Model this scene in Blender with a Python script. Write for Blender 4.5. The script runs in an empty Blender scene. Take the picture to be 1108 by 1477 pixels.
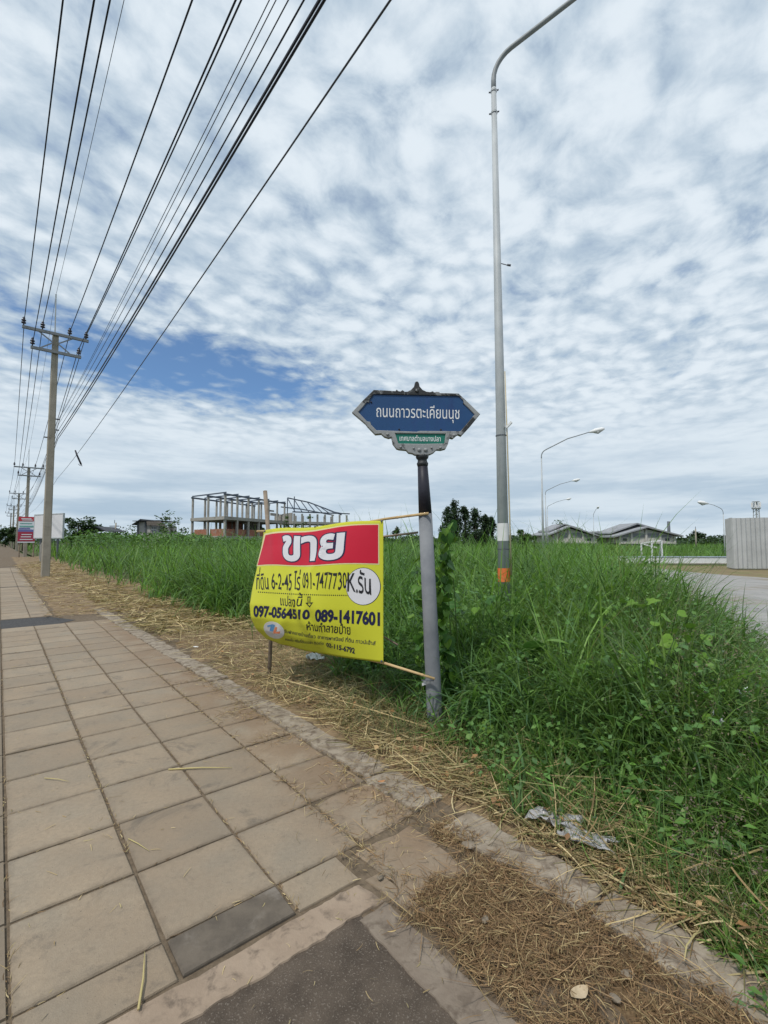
import bpy, bmesh, math, random
import numpy as np
from mathutils import Vector, Matrix
random.seed(7); RNG = np.random.default_rng(11)
SC = bpy.context.scene
COL = SC.collection
R = math.radians

# ------------------------------------------------------------------ camera, sky, sun, exposure
FPX, PITCH, EYE = 680.0, R(3.5), 1.6
cam_d = bpy.data.cameras.new('camera'); cam = bpy.data.objects.new('camera', cam_d); COL.objects.link(cam)
cam_d.sensor_fit = 'VERTICAL'; cam_d.sensor_height = 24.0; cam_d.lens = FPX/1477.0*24.0
cam_d.clip_start = 0.02; cam_d.clip_end = 4000
cam.location = (0, 0, EYE); cam.rotation_euler = (R(90)+PITCH, 0, 0)
SC.camera = cam
SUN_EL, SUN_AZ = R(57), R(-142)        # azimuth measured from +Y towards +X (clockwise seen from above)
SC.view_settings.view_transform = 'Standard'; SC.view_settings.look = 'None'
SC.view_settings.exposure = 0.0; SC.view_settings.gamma = 1.0
try: SC.view_settings.use_curve_mapping = False
except Exception: pass

world = bpy.data.worlds.new("World"); SC.world = world; world.use_nodes = True
class NT:
    def __init__(s, tree): s.t = tree; s.n = tree.nodes; s.l = tree.links
    def new(s, typ, **kw):
        n = s.n.new(typ)
        for k, v in kw.items(): setattr(n, k, v)
        return n
    def put(s, sock, v):
        if isinstance(v, bpy.types.NodeSocket): s.l.new(v, sock)
        elif v is not None: sock.default_value = v
    def math(s, op, a, b=None, c=None, clamp=False):
        n = s.new('ShaderNodeMath', operation=op); n.use_clamp = clamp
        s.put(n.inputs[0], a)
        if b is not None: s.put(n.inputs[1], b)
        if c is not None: s.put(n.inputs[2], c)
        return n.outputs[0]
    def vmath(s, op, a, b=None):
        n = s.new('ShaderNodeVectorMath', operation=op); s.put(n.inputs[0], a)
        if b is not None: s.put(n.inputs[1], b)
        return n.outputs['Value'] if op in ('DOT_PRODUCT', 'LENGTH', 'DISTANCE') else n.outputs[0]
    def noise(s, vec, scale, detail=3, rough=0.5, dist=0.0, out='Fac'):
        n = s.new('ShaderNodeTexNoise'); s.put(n.inputs['Vector'], vec)
        n.inputs['Scale'].default_value = scale; n.inputs['Detail'].default_value = detail
        n.inputs['Roughness'].default_value = rough; n.inputs['Distortion'].default_value = dist
        return n.outputs[out]
    def ramp(s, v, a, b, lo=0.0, hi=1.0, smooth=True):
        n = s.new('ShaderNodeMapRange'); n.interpolation_type = 'SMOOTHSTEP' if smooth else 'LINEAR'
        s.put(n.inputs['Value'], v); n.inputs['From Min'].default_value = a; n.inputs['From Max'].default_value = b
        n.inputs['To Min'].default_value = lo; n.inputs['To Max'].default_value = hi
        return n.outputs['Result']
    def mix(s, f, a, b, blend='MIX'):
        n = s.new('ShaderNodeMix', data_type='RGBA', blend_type=blend)
        s.put(n.inputs[0], f); s.put(n.inputs[6], c4(a)); s.put(n.inputs[7], c4(b))
        return n.outputs[2]
    def scalev(s, v, k):
        n = s.new('ShaderNodeVectorMath', operation='MULTIPLY'); s.put(n.inputs[0], v); n.inputs[1].default_value = k
        return n.outputs[0]
def c4(c):
    if isinstance(c, (tuple, list)) and len(c) == 3: return (*c, 1.0)
    return c

w = NT(world.node_tree); w.n.clear()
tc = w.new('ShaderNodeTexCoord').outputs['Generated']
sep = w.new('ShaderNodeSeparateXYZ'); w.put(sep.inputs[0], tc)
zc = w.math('MAXIMUM', sep.outputs[2], 0.0)
den = w.math('ADD', zc, 0.07)
comb = w.new('ShaderNodeCombineXYZ')
w.put(comb.inputs[0], w.math('DIVIDE', sep.outputs[0], den)); w.put(comb.inputs[1], w.math('DIVIDE', sep.outputs[1], den))
P = comb.outputs[0]
def off(v, d): return w.vmath('ADD', v, d)
warp = w.noise(P, 3.0, 2, out='Color')
Pw = w.vmath('ADD', P, w.scalev(w.vmath('SUBTRACT', warp, (0.5, 0.5, 0.5)), (0.16, 0.16, 0)))
vr = w.new('ShaderNodeVectorRotate', rotation_type='Z_AXIS'); w.put(vr.inputs['Vector'], Pw); vr.inputs['Angle'].default_value = R(35)
Ps = w.scalev(vr.outputs[0], (1.0, 0.80, 1.0))            # cloud rows lie slightly stretched along one direction
vo = w.new('ShaderNodeTexVoronoi', feature='SMOOTH_F1'); w.put(vo.inputs['Vector'], Ps); vo.inputs['Scale'].default_value = 11.0; vo.inputs['Smoothness'].default_value = 0.75
puff = w.ramp(vo.outputs['Distance'], 0.75, 0.10)
fine = w.noise(Ps, 14.0, 6, 0.60)
mid = w.noise(off(Ps, (7.3, 2.1, 0)), 3.4, 4, 0.5)
big = w.noise(off(P, (1.7, 4.4, 0)), 0.62, 3, 0.5)
# one long clear gap low over the left of the road
hd = Vector((-0.42, 1.0, 0.37)).normalized()
hv = w.vmath('SUBTRACT', tc, tuple(hd))
hx = w.new('ShaderNodeSeparateXYZ'); w.put(hx.inputs[0], hv)
hdist = w.math('SQRT', w.math('ADD', w.math('POWER', w.math('MULTIPLY', hx.outputs[0], 2.9), 2.0), w.math('POWER', w.math('MULTIPLY', w.math('ADD', hx.outputs[2], w.math('MULTIPLY', hx.outputs[0], 0.05)), 13.0), 2.0)))
hole = w.ramp(w.math('ADD', hdist, w.math('MULTIPLY', w.math('SUBTRACT', w.noise(off(P, (3, 3, 0)), 2.6, 5, 0.6), 0.5), 1.5)), 0.25, 1.25, 1.0, 0.0)
det = w.ramp(sep.outputs[2], 0.10, 0.36, 0.25, 1.0)              # cells smear out in the distance
flat = lambda f, k: w.math('MULTIPLY', w.math('MULTIPLY_ADD', w.math('SUBTRACT', f, 0.5), det, 0.5), k)
tex = w.math('ADD', flat(puff, 0.27), w.math('ADD', flat(fine, 0.66), flat(mid, 0.34)))
dens = w.math('ADD', tex, w.math('MULTIPLY', big, 0.34))
dens = w.math('SUBTRACT', dens, w.math('MULTIPLY', hole, 0.56))
lowsky = w.ramp(sep.outputs[2], 0.34, 0.10)               # the layer closes towards the horizon
dens = w.math('ADD', dens, w.math('MULTIPLY', lowsky, 0.16))
mask = w.ramp(dens, 0.25, 0.74, 0.10, 1.0)
lit = w.ramp(w.math('ADD', dens, w.math('MULTIPLY', w.noise(off(Ps, (0.04, 0.07, 3.0)), 5.5, 4, 0.55), 0.45)), 0.80, 1.24)
ccol = w.mix(lit, (0.48, 0.59, 0.70), (0.77, 0.85, 0.92))
band = w.noise(w.scalev(tc, (3.5, 3.5, 26)), 1.0, 5, 0.55)
ccol = w.mix(w.ramp(sep.outputs[2], 0.30, 0.05, 0, 0.85), ccol, w.mix(w.ramp(band, 0.36, 0.66), (0.38, 0.51, 0.64), (0.66, 0.76, 0.84)))
sky = w.new('ShaderNodeTexSky', sky_type='NISHITA'); sky.sun_disc = False
sky.sun_elevation = SUN_EL; sky.sun_rotation = SUN_AZ; sky.altitude = 0; sky.air_density = 1.0; sky.dust_density = 0.3; sky.ozone_density = 3.0
b1 = w.new('ShaderNodeBackground'); w.put(b1.inputs[0], w.mix(1.0, sky.outputs[0], (0.72, 1.0, 1.22), 'MULTIPLY')); b1.inputs[1].default_value = 0.10
b2 = w.new('ShaderNodeBackground'); w.put(b2.inputs[0], ccol); b2.inputs[1].default_value = 1.0
ms = w.new('ShaderNodeMixShader'); w.put(ms.inputs[0], mask); w.put(ms.inputs[1], b1.outputs[0]); w.put(ms.inputs[2], b2.outputs[0])
wo = w.new('ShaderNodeOutputWorld'); w.put(wo.inputs[0], ms.outputs[0])

sun_d = bpy.data.lights.new('sun', 'SUN'); sun_d.energy = 2.9; sun_d.angle = R(3.5); sun_d.color = (1.0, 0.95, 0.87)
sun = bpy.data.objects.new('sun', sun_d); COL.objects.link(sun)
sv = Vector((math.sin(SUN_AZ)*math.cos(SUN_EL), math.cos(SUN_AZ)*math.cos(SUN_EL), math.sin(SUN_EL)))
sun.rotation_euler = sv.to_track_quat('Z', 'Y').to_euler(); sun.location = (0, 0, 60)

# ------------------------------------------------------------------ frames of reference
PHI = R(39.2)                                   # the footpath runs 39.2 degrees left of the camera heading
PX, PY = math.cos(PHI), math.sin(PHI)           # across the path (away from the road)
DX, DY = -math.sin(PHI), math.cos(PHI)          # along the path
PSI = R(19.7)                                   # the side road runs 19.7 degrees right of the heading
EX, EY = math.sin(PSI), math.cos(PSI); QX, QY = math.cos(PSI), -math.sin(PSI)
def W(o, t, z=0.0): return Vector((o*PX+t*DX, o*PY+t*DY, z))
def otof(x, y): return x*PX+y*PY, x*DX+y*DY
def side(s, lat, z=0.0): return Vector((s*EX+lat*QX, s*EY+lat*QY, z))
def survey(bx, by, dist):
    """a point sighted from the tripod: bearing and elevation readings plus the distance ahead"""
    x = (bx-554)/FPX; v = -(by-738.5)/FPX
    ry = math.cos(PITCH)-v*math.sin(PITCH); rz = math.sin(PITCH)+v*math.cos(PITCH)
    return Vector((x/ry*dist, dist, EYE+rz/ry*dist))

# ------------------------------------------------------------------ object helpers
def tag(o, label=None, cat=None, group=None, kind=None):
    if label: o['label'] = label
    if cat: o['category'] = cat
    if group: o['group'] = group
    if kind: o['kind'] = kind
    return o
def link(o, parent=None):
    COL.objects.link(o)
    if parent is not None: o.parent = parent
    return o
def empty(name, loc=(0, 0, 0), rz=0.0):
    o = bpy.data.objects.new(name, None); o.empty_display_size = 0.1
    o.location = loc; o.rotation_euler = (0, 0, rz); return link(o)
def from_data(name, verts, faces, mat, parent=None, loc=None, smooth=False):
    me = bpy.data.meshes.new(name); me.from_pydata([tuple(v) for v in verts], [], faces); me.update()
    if smooth: me.polygons.foreach_set('use_smooth', [True]*len(me.polygons))
    if mat: me.materials.append(mat)
    o = bpy.data.objects.new(name, me)
    if loc is not None: o.location = loc
    return link(o, parent)
class MB:
    """collects boxes, bars, tubes and lathes into one mesh"""
    def __init__(s): s.v = []; s.f = []; s.sm = []
    def add(s, vs, fs, smooth=False):
        k = len(s.v); s.v += [Vector(v) for v in vs]; s.f += [tuple(i+k for i in f) for f in fs]; s.sm += [smooth]*len(fs); return s
    def box(s, c, size, rz=0.0, ch=0.0):
        c = Vector(c); hx, hy, hz = size[0]/2, size[1]/2, size[2]/2; cs, sn = math.cos(rz), math.sin(rz)
        pts = [(-hx, -hy), (hx, -hy), (hx, hy), (-hx, hy)]
        if ch: pts = [(-hx+ch, -hy), (hx-ch, -hy), (hx, -hy+ch), (hx, hy-ch), (hx-ch, hy), (-hx+ch, hy), (-hx, hy-ch), (-hx, -hy+ch)]
        n = len(pts); vs = []
        for z in (-hz, hz): vs += [(c.x+x*cs-y*sn, c.y+x*sn+y*cs, c.z+z) for x, y in pts]
        fs = [tuple(range(n-1, -1, -1)), tuple(range(n, 2*n))]+[(i, (i+1) % n, n+(i+1) % n, n+i) for i in range(n)]
        return s.add(vs, fs)
    def bar(s, a, b, wd, ht, up=(0, 0, 1)):
        a, b = Vector(a), Vector(b); d = (b-a).normalized(); u = Vector(up)
        if abs(d.dot(u)) > 0.98: u = Vector((0, 1, 0))
        x = d.cross(u).normalized(); y = x.cross(d).normalized(); vs = []
        for p in (a, b): vs += [p-x*wd/2-y*ht/2, p+x*wd/2-y*ht/2, p+x*wd/2+y*ht/2, p-x*wd/2+y*ht/2]
        return s.add(vs, [(3, 2, 1, 0), (4, 5, 6, 7), (0, 1, 5, 4), (1, 2, 6, 5), (2, 3, 7, 6), (3, 0, 4, 7)])
    def tube(s, pts, rad, n=8, caps=True):
        pts = [Vector(p) for p in pts]; k = len(pts); rad = rad if hasattr(rad, '__len__') else [rad]*k
        vs = []; fs = []; x0 = None
        for i, p in enumerate(pts):
            d = (pts[min(i+1, k-1)]-pts[max(i-1, 0)]).normalized()
            if x0 is None:
                x0 = d.orthogonal().normalized()
            x = (x0-d*x0.dot(d)).normalized(); x0 = x; y = d.cross(x)
            vs += [p+(x*math.cos(2*math.pi*j/n)+y*math.sin(2*math.pi*j/n))*rad[i] for j in range(n)]
        for i in range(k-1):
            fs += [(i*n+j, i*n+(j+1) % n, (i+1)*n+(j+1) % n, (i+1)*n+j) for j in range(n)]
        if caps: fs += [tuple(range(n-1, -1, -1)), tuple((k-1)*n+j for j in range(n))]
        return s.add(vs, fs, True)
    def lathe(s, c, prof, n=12):
        c = Vector(c); vs = []; k = len(prof)
        for r, z in prof: vs += [c+Vector((r*math.cos(2*math.pi*j/n), r*math.sin(2*math.pi*j/n), z)) for j in range(n)]
        fs = []
        for i in range(k-1): fs += [(i*n+j, i*n+(j+1) % n, (i+1)*n+(j+1) % n, (i+1)*n+j) for j in range(n)]
        fs += [tuple(range(n-1, -1, -1)), tuple((k-1)*n+j for j in range(n))]
        return s.add(vs, fs, True)
    def quad(s, a, b, c, d): return s.add([a, b, c, d], [(0, 1, 2, 3)])
    def prism(s, poly, y0, y1):
        """polygon in x,z pushed from y0 to y1"""
        n = len(poly); vs = [(x, y0, z) for x, z in poly]+[(x, y1, z) for x, z in poly]
        return s.add(vs, [tuple(range(n)), tuple(range(2*n-1, n-1, -1))]+[(i, n+i, n+(i+1) % n, (i+1) % n) for i in range(n)])
    def build(s, name, mat, parent=None, loc=None):
        off = Vector(loc) if loc is not None else Vector((0, 0, 0))
        me = bpy.data.meshes.new(name); me.from_pydata([tuple(v-off) for v in s.v], [], s.f)
        me.polygons.foreach_set('use_smooth', s.sm); me.update()
        if mat: me.materials.append(mat)
        o = bpy.data.objects.new(name, me)
        if loc is not None: o.location = off
        return link(o, parent)
def fast_mesh(name, V, F, col, mat, parent=None):
    """numpy quads or triangles with one colour per vertex"""
    me = bpy.data.meshes.new(name); k = F.shape[1]
    me.vertices.add(len(V)); me.vertices.foreach_set('co', np.ascontiguousarray(V, np.float32).ravel())
    me.loops.add(F.size); me.loops.foreach_set('vertex_index', np.ascontiguousarray(F, np.int32).ravel())
    me.polygons.add(len(F)); me.polygons.foreach_set('loop_start', np.arange(len(F), dtype=np.int32)*k)
    me.update(calc_edges=True)
    if col is not None:
        a = me.color_attributes.new('tint', 'FLOAT_COLOR', 'POINT')
        a.data.foreach_set('color', np.ascontiguousarray(np.concatenate([col, np.ones((len(col), 1))], 1), np.float32).ravel())
    me.materials.append(mat)
    o = bpy.data.objects.new(name, me); return link(o, parent)
def copy_tree(o, parent=None):
    c = o.copy(); COL.objects.link(c)
    if parent is not None: c.parent = parent
    for ch in list(o.children): copy_tree(ch, c)
    return c
def vnoise(x, y, seed=0):
    """smooth value noise on numpy arrays, about -1..1"""
    x = np.asarray(x, float); y = np.asarray(y, float)
    xi = np.floor(x).astype(np.int64); yi = np.floor(y).astype(np.int64); fx = x-xi; fy = y-yi
    def h(a, b):
        n = (a*374761393+b*668265263+seed*982451653) & 0x7fffffff
        n = ((n ^ (n >> 13))*1274126177) & 0x7fffffff
        return (n ^ (n >> 16))/0x7fffffff*2-1
    u = fx*fx*(3-2*fx); v = fy*fy*(3-2*fy)
    return (h(xi, yi)*(1-u)+h(xi+1, yi)*u)*(1-v)+(h(xi, yi+1)*(1-u)+h(xi+1, yi+1)*u)*v
def sstep(a, b, x): q = np.clip((x-a)/(b-a), 0, 1); return q*q*(3-2*q)

# ------------------------------------------------------------------ materials
def material(name, rough=0.8, spec=0.3):
    m = bpy.data.materials.new(name); m.use_nodes = True; k = NT(m.node_tree)
    p = k.n['Principled BSDF']; p.inputs['Roughness'].default_value = rough; p.inputs['Specular IOR Level'].default_value = spec
    return m, k, p
def bump(k, p, h, strength, dist=0.01):
    b = k.new('ShaderNodeBump'); b.inputs['Strength'].default_value = strength; b.inputs['Distance'].default_value = dist
    k.put(b.inputs['Height'], h); k.put(p.inputs['Normal'], b.outputs[0])
def objpos(k): return k.new('ShaderNodeTexCoord').outputs['Object']
def worldpos(k): return k.new('ShaderNodeNewGeometry').outputs['Position']
def worn(name, a, b, scale=8.0, rough=0.8, spec=0.25, stain=None, stain_scale=2.5, stain_at=(0.52, 0.7), bump_s=0.3, metal=0.0, vary=0.0, streak=None, pos=objpos, detail=5):
    """two close tones by noise, optional stains and rain streaks"""
    m, k, p = material(name, rough, spec); v = pos(k)
    c = k.mix(k.ramp(k.noise(v, scale, detail, 0.6), 0.3, 0.7), a, b)
    if stain: c = k.mix(k.ramp(k.noise(v, stain_scale, 6, 0.65, 0.4), *stain_at), c, stain)
    if streak:
        c = k.mix(k.ramp(k.noise(k.scalev(v, (14, 14, 0.7)), 1.0, 4, 0.6), 0.52, 0.75, 0, 0.75), c, streak)
    if vary:
        oi = k.new('ShaderNodeObjectInfo').outputs['Random']
        c = k.mix(1.0, c, k.mix(oi, (1-vary,)*3, (1+vary*0.6,)*3), 'MULTIPLY')
    k.put(p.inputs['Base Color'], c); p.inputs['Metallic'].default_value = metal
    if bump_s: bump(k, p, k.noise(v, scale*6, 4, 0.6), bump_s, 0.004)
    return m
def plain(name, c, rough=0.6, spec=0.3, metal=0.0):
    m, k, p = material(name, rough, spec); v = objpos(k)
    k.put(p.inputs['Base Color'], k.mix(k.noise(v, 9, 4, 0.6), tuple(x*0.86 for x in c), tuple(min(1, x*1.1) for x in c)))
    p.inputs['Metallic'].default_value = metal; return m
def leafmat(name, rough=0.5, trans=0.35, spec=0.25):
    m, k, p = material(name, rough, spec)
    at = k.new('ShaderNodeAttribute', attribute_name='tint').outputs['Color']; k.put(p.inputs['Base Color'], at)
    tr = k.new('ShaderNodeBsdfTranslucent'); k.put(tr.inputs[0], k.mix(1.0, at, (1.25, 1.25, 0.7), 'MULTIPLY'))
    mx = k.new('ShaderNodeMixShader'); mx.inputs[0].default_value = trans
    k.put(mx.inputs[1], p.outputs[0]); k.put(mx.inputs[2], tr.outputs[0]); k.put(k.n['Material Output'].inputs[0], mx.outputs[0])
    return m
M_GRASS = leafmat('living grass', 0.45, 0.42); M_STRAW = leafmat('dry straw', 0.75, 0.15, 0.15); M_LEAF = leafmat('leaves', 0.5, 0.3)
def heart_mat(name, a, b):
    m, k, p = material(name, 0.42, 0.3); oi = k.new('ShaderNodeObjectInfo').outputs['Random']
    v = objpos(k); sp = k.new('ShaderNodeSeparateXYZ'); k.put(sp.inputs[0], v)
    vein = k.ramp(k.math('ABSOLUTE', sp.outputs[0]), 0.0, 0.035, 0.35, 0.0)
    c = k.mix(vein, k.mix(oi, a, b), (0.22, 0.30, 0.09)); c = k.mix(k.ramp(k.noise(v, 6, 4, 0.6), 0.35, 0.75, 0, 0.35), c, tuple(x*0.6 for x in a))
    k.put(p.inputs['Base Color'], c); tr = k.new('ShaderNodeBsdfTranslucent'); k.put(tr.inputs[0], c)
    mx = k.new('ShaderNodeMixShader'); mx.inputs[0].default_value = 0.3
    k.put(mx.inputs[1], p.outputs[0]); k.put(mx.inputs[2], tr.outputs[0]); k.put(k.n['Material Output'].inputs[0], mx.outputs[0]); return m
M_HEART = heart_mat('broad leaf', (0.045, 0.13, 0.025), (0.09, 0.21, 0.03)); M_LIME = heart_mat('young leaf', (0.12, 0.25, 0.03), (0.17, 0.31, 0.04))
M_CONC = worn('concrete', (0.30, 0.28, 0.25), (0.38, 0.36, 0.32), 5, stain=(0.16, 0.14, 0.12), stain_at=(0.58, 0.8))
M_POLE = worn('pole concrete', (0.27, 0.245, 0.20), (0.33, 0.30, 0.25), 2.0, stain=(0.19, 0.17, 0.14), stain_at=(0.5, 0.8), streak=(0.22, 0.20, 0.17))
M_GALV = worn('galvanised steel', (0.36, 0.385, 0.40), (0.44, 0.465, 0.48), 3, rough=0.55, spec=0.4, bump_s=0.05, streak=(0.27, 0.29, 0.31))
M_DARKSTEEL = plain('dark steel', (0.10, 0.11, 0.13), 0.6)
M_CABLE = plain('black cable', (0.018, 0.018, 0.03), 0.5)
M_PORC = plain('dark porcelain', (0.03, 0.028, 0.045), 0.25, 0.5)
M_WHITE = plain('white paint', (0.72, 0.73, 0.74), 0.5)
M_ORANGE = worn('orange paint', (0.62, 0.14, 0.04), (0.72, 0.20, 0.07), 6, bump_s=0.05)
M_BAMBOO = worn('dry bamboo', (0.40, 0.27, 0.13), (0.52, 0.38, 0.20), 12, bump_s=0.1)
M_WOOD = worn('weathered wood', (0.17, 0.13, 0.10), (0.27, 0.22, 0.17), 10, bump_s=0.3, streak=(0.10, 0.08, 0.06))
M_BARK = worn('bark', (0.10, 0.08, 0.06), (0.19, 0.16, 0.12), 6)
M_BLACK = plain('black print', (0.012, 0.012, 0.02), 0.55)
M_NAVY = plain('navy print', (0.012, 0.014, 0.05), 0.5)
# ------------------------------------------------------------------ ground, field, roads
def sheet(name, pts, z, mat, kind='structure'):
    o = from_data(name, [(x, y, z) for x, y in pts], [tuple(range(len(pts)))], mat); return tag(o, kind=kind)
M_FARGRASS = worn('distant ground', (0.055, 0.095, 0.028), (0.09, 0.13, 0.04), 0.05, pos=worldpos, bump_s=0, stain=(0.12, 0.12, 0.05), stain_scale=0.02)
M_SOIL = worn('brown soil', (0.15, 0.105, 0.06), (0.23, 0.165, 0.10), 3.0, pos=worldpos, stain=(0.31, 0.24, 0.14), stain_scale=1.2, bump_s=0.9, rough=0.95)
M_FIELD = worn('field soil', (0.06, 0.06, 0.025), (0.085, 0.095, 0.035), 0.7, pos=worldpos, bump_s=0.5, rough=0.95)
M_ASPH = worn('asphalt', (0.045, 0.044, 0.046), (0.075, 0.073, 0.072), 30, pos=worldpos, stain=(0.12, 0.10, 0.08), stain_at=(0.6, 0.85), bump_s=0.8, rough=0.9)
M_SLABROAD = worn('concrete road', (0.25, 0.245, 0.238), (0.31, 0.30, 0.29), 1.2, pos=worldpos, stain=(0.22, 0.19, 0.15), stain_scale=0.35, bump_s=0.3, rough=0.9)
sheet('ground', [(-2500, -2500), (2500, -2500), (2500, 2500), (-2500, 2500)], -0.30, M_FARGRASS)
q = lambda o, t: tuple(W(o, t)[:2])
sheet('field', [q(3.3, -60), q(2.6, 160), q(2.6, 600), q(500, 600), q(500, -60)], -0.05, M_FIELD)
sheet('road', [q(-14, -60), q(-2.15, -60), q(-2.15, 400), q(-14, 400)], -0.15, M_ASPH)
kerbx = from_data('road_kerb', [W(o, t, z) for t in (-60, 400) for o, z in ((-2.15, -0.25), (-2.15, 0.0), (-1.95, 0.0), (-1.95, -0.25))], [(0, 1, 5, 4), (1, 2, 6, 5), (2, 3, 7, 6)], M_CONC)
tag(kerbx, kind='structure')
# side road: straight reach, then it swings right in front of the sheet fence
s2 = lambda s, l: tuple(side(s, l)[:2])
far = [survey(930, 817.5, 0.1)]
def gpt(bx, by, z=0.0):
    p = survey(bx, by, 1.0); d = p-Vector((0, 0, EYE)); k = (z-EYE)/d.z; return Vector((0, 0, EYE))+d*k
edge = [gpt(925, 817), gpt(960, 820.5), gpt(1000, 825), gpt(1050, 829), gpt(1108, 833)]
poly = [s2(-8, 2.5), s2(4, 2.35), s2(14, 2.6), s2(25, 3.6)]+[(p.x, p.y) for p in edge]+[(27, 23.5), (40, 21), (70, 20), (90, 19), (90, -8), s2(-8, 9)]
sheet('side_road', poly, -0.02, M_SLABROAD)
edge2 = [(p.x-0.25, p.y+0.0) for p in edge]
sp = [(p.x, p.y) for p in edge]+[(27, 23.5), (40, 21), (70, 20), (70, 33), (40, 33), (22.5, 31.2), (18, 31.4), (14.5, 31.6)]
M_SOIL2 = worn('roadside dirt', (0.17, 0.125, 0.075), (0.21, 0.18, 0.09), 1.4, pos=worldpos, stain=(0.13, 0.15, 0.05), stain_scale=0.8, bump_s=0.9, rough=0.95)
sheet('dirt_shoulder', sp, -0.035, M_SOIL2)

# ------------------------------------------------------------------ footpath
M_BED = worn('joint dirt', (0.105, 0.08, 0.055), (0.17, 0.13, 0.09), 25, pos=worldpos, bump_s=1.0, rough=0.95)
def slab_material():
    m, k, p = material('stamped concrete slab', 0.86, 0.22); v = worldpos(k); oi = k.new('ShaderNodeObjectInfo').outputs['Random']
    ov = k.vmath('ADD', v, k.new('ShaderNodeObjectInfo').outputs['Location'])
    c = k.mix(k.ramp(k.noise(ov, 3.2, 6, 0.6), 0.3, 0.72), (0.308, 0.248, 0.182), (0.254, 0.219, 0.172))
    c = k.mix(1.0, c, k.mix(oi, (0.88, 0.87, 0.86), (1.10, 1.09, 1.07)), 'MULTIPLY')
    c = k.mix(k.ramp(k.noise(v, 42, 5, 0.7), 0.35, 0.7, 0, 0.35), c, (0.17, 0.14, 0.105)); c = k.mix(k.ramp(k.noise(v, 1.3, 5, 0.6), 0.35, 0.65, 0, 0.45), c, (0.24, 0.182, 0.128)); c = k.mix(k.ramp(k.noise(v, 7.5, 6, 0.7, 0.8), 0.56, 0.72, 0, 0.40), c, (0.14, 0.118, 0.095))
    c = k.mix(k.ramp(k.noise(ov, 2.3, 7, 0.72, 0.6), 0.56, 0.72, 0, 0.7), c, (0.105, 0.092, 0.078))     # old damp stains
    vr = k.new('ShaderNodeVectorRotate', rotation_type='Z_AXIS'); k.put(vr.inputs['Vector'], v); vr.inputs['Angle'].default_value = -PHI
    sx = k.new('ShaderNodeSeparateXYZ'); k.put(sx.inputs[0], vr.outputs[0])
    dust = k.math('MULTIPLY', k.ramp(sx.outputs[0], 1.15, 1.95), k.ramp(k.noise(v, 3.0, 5, 0.6), 0.28, 0.6))
    c = k.mix(k.math('MULTIPLY', dust, 0.75), c, (0.20, 0.135, 0.085))                                # earth trodden in from the verge
    chips = k.ramp(k.noise(v, 150, 2, 0.5), 0.70, 0.76, 0, 0.5); c = k.mix(chips, c, (0.36, 0.31, 0.24))
    pit = k.ramp(k.noise(v, 95, 2, 0.5), 0.30, 0.24, 0, 0.8); c = k.mix(pit, c, (0.09, 0.075, 0.06))
    ro = k.new('ShaderNodeVectorRotate', rotation_type='Z_AXIS'); k.put(ro.inputs['Vector'], objpos(k)); ro.inputs['Angle'].default_value = -PHI
    se = k.new('ShaderNodeSeparateXYZ'); k.put(se.inputs[0], ro.outputs[0])
    em = k.math('MAXIMUM', k.math('ABSOLUTE', se.outputs[0]), k.math('ABSOLUTE', se.outputs[1]))
    em = k.math('ADD', em, k.math('MULTIPLY', k.math('SUBTRACT', k.noise(v, 16, 5, 0.65), 0.5), 0.10))
    c = k.mix(k.ramp(em, 0.205, 0.255, 0, 0.45), c, (0.125, 0.100, 0.075))                            # grime settled along the joints
    k.put(p.inputs['Base Color'], c)
    bump(k, p, k.math('MULTIPLY_ADD', k.noise(v, 160, 4, 0.75), 0.9, k.noise(v, 14, 4, 0.6)), 0.55, 0.006); return m
M_SLAB = slab_material()
M_DAMP = worn('blackened slab', (0.090, 0.075, 0.060), (0.135, 0.112, 0.088), 9, pos=worldpos, stain=(0.19, 0.165, 0.14), stain_scale=5, stain_at=(0.50, 0.72), bump_s=0.5)
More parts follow.
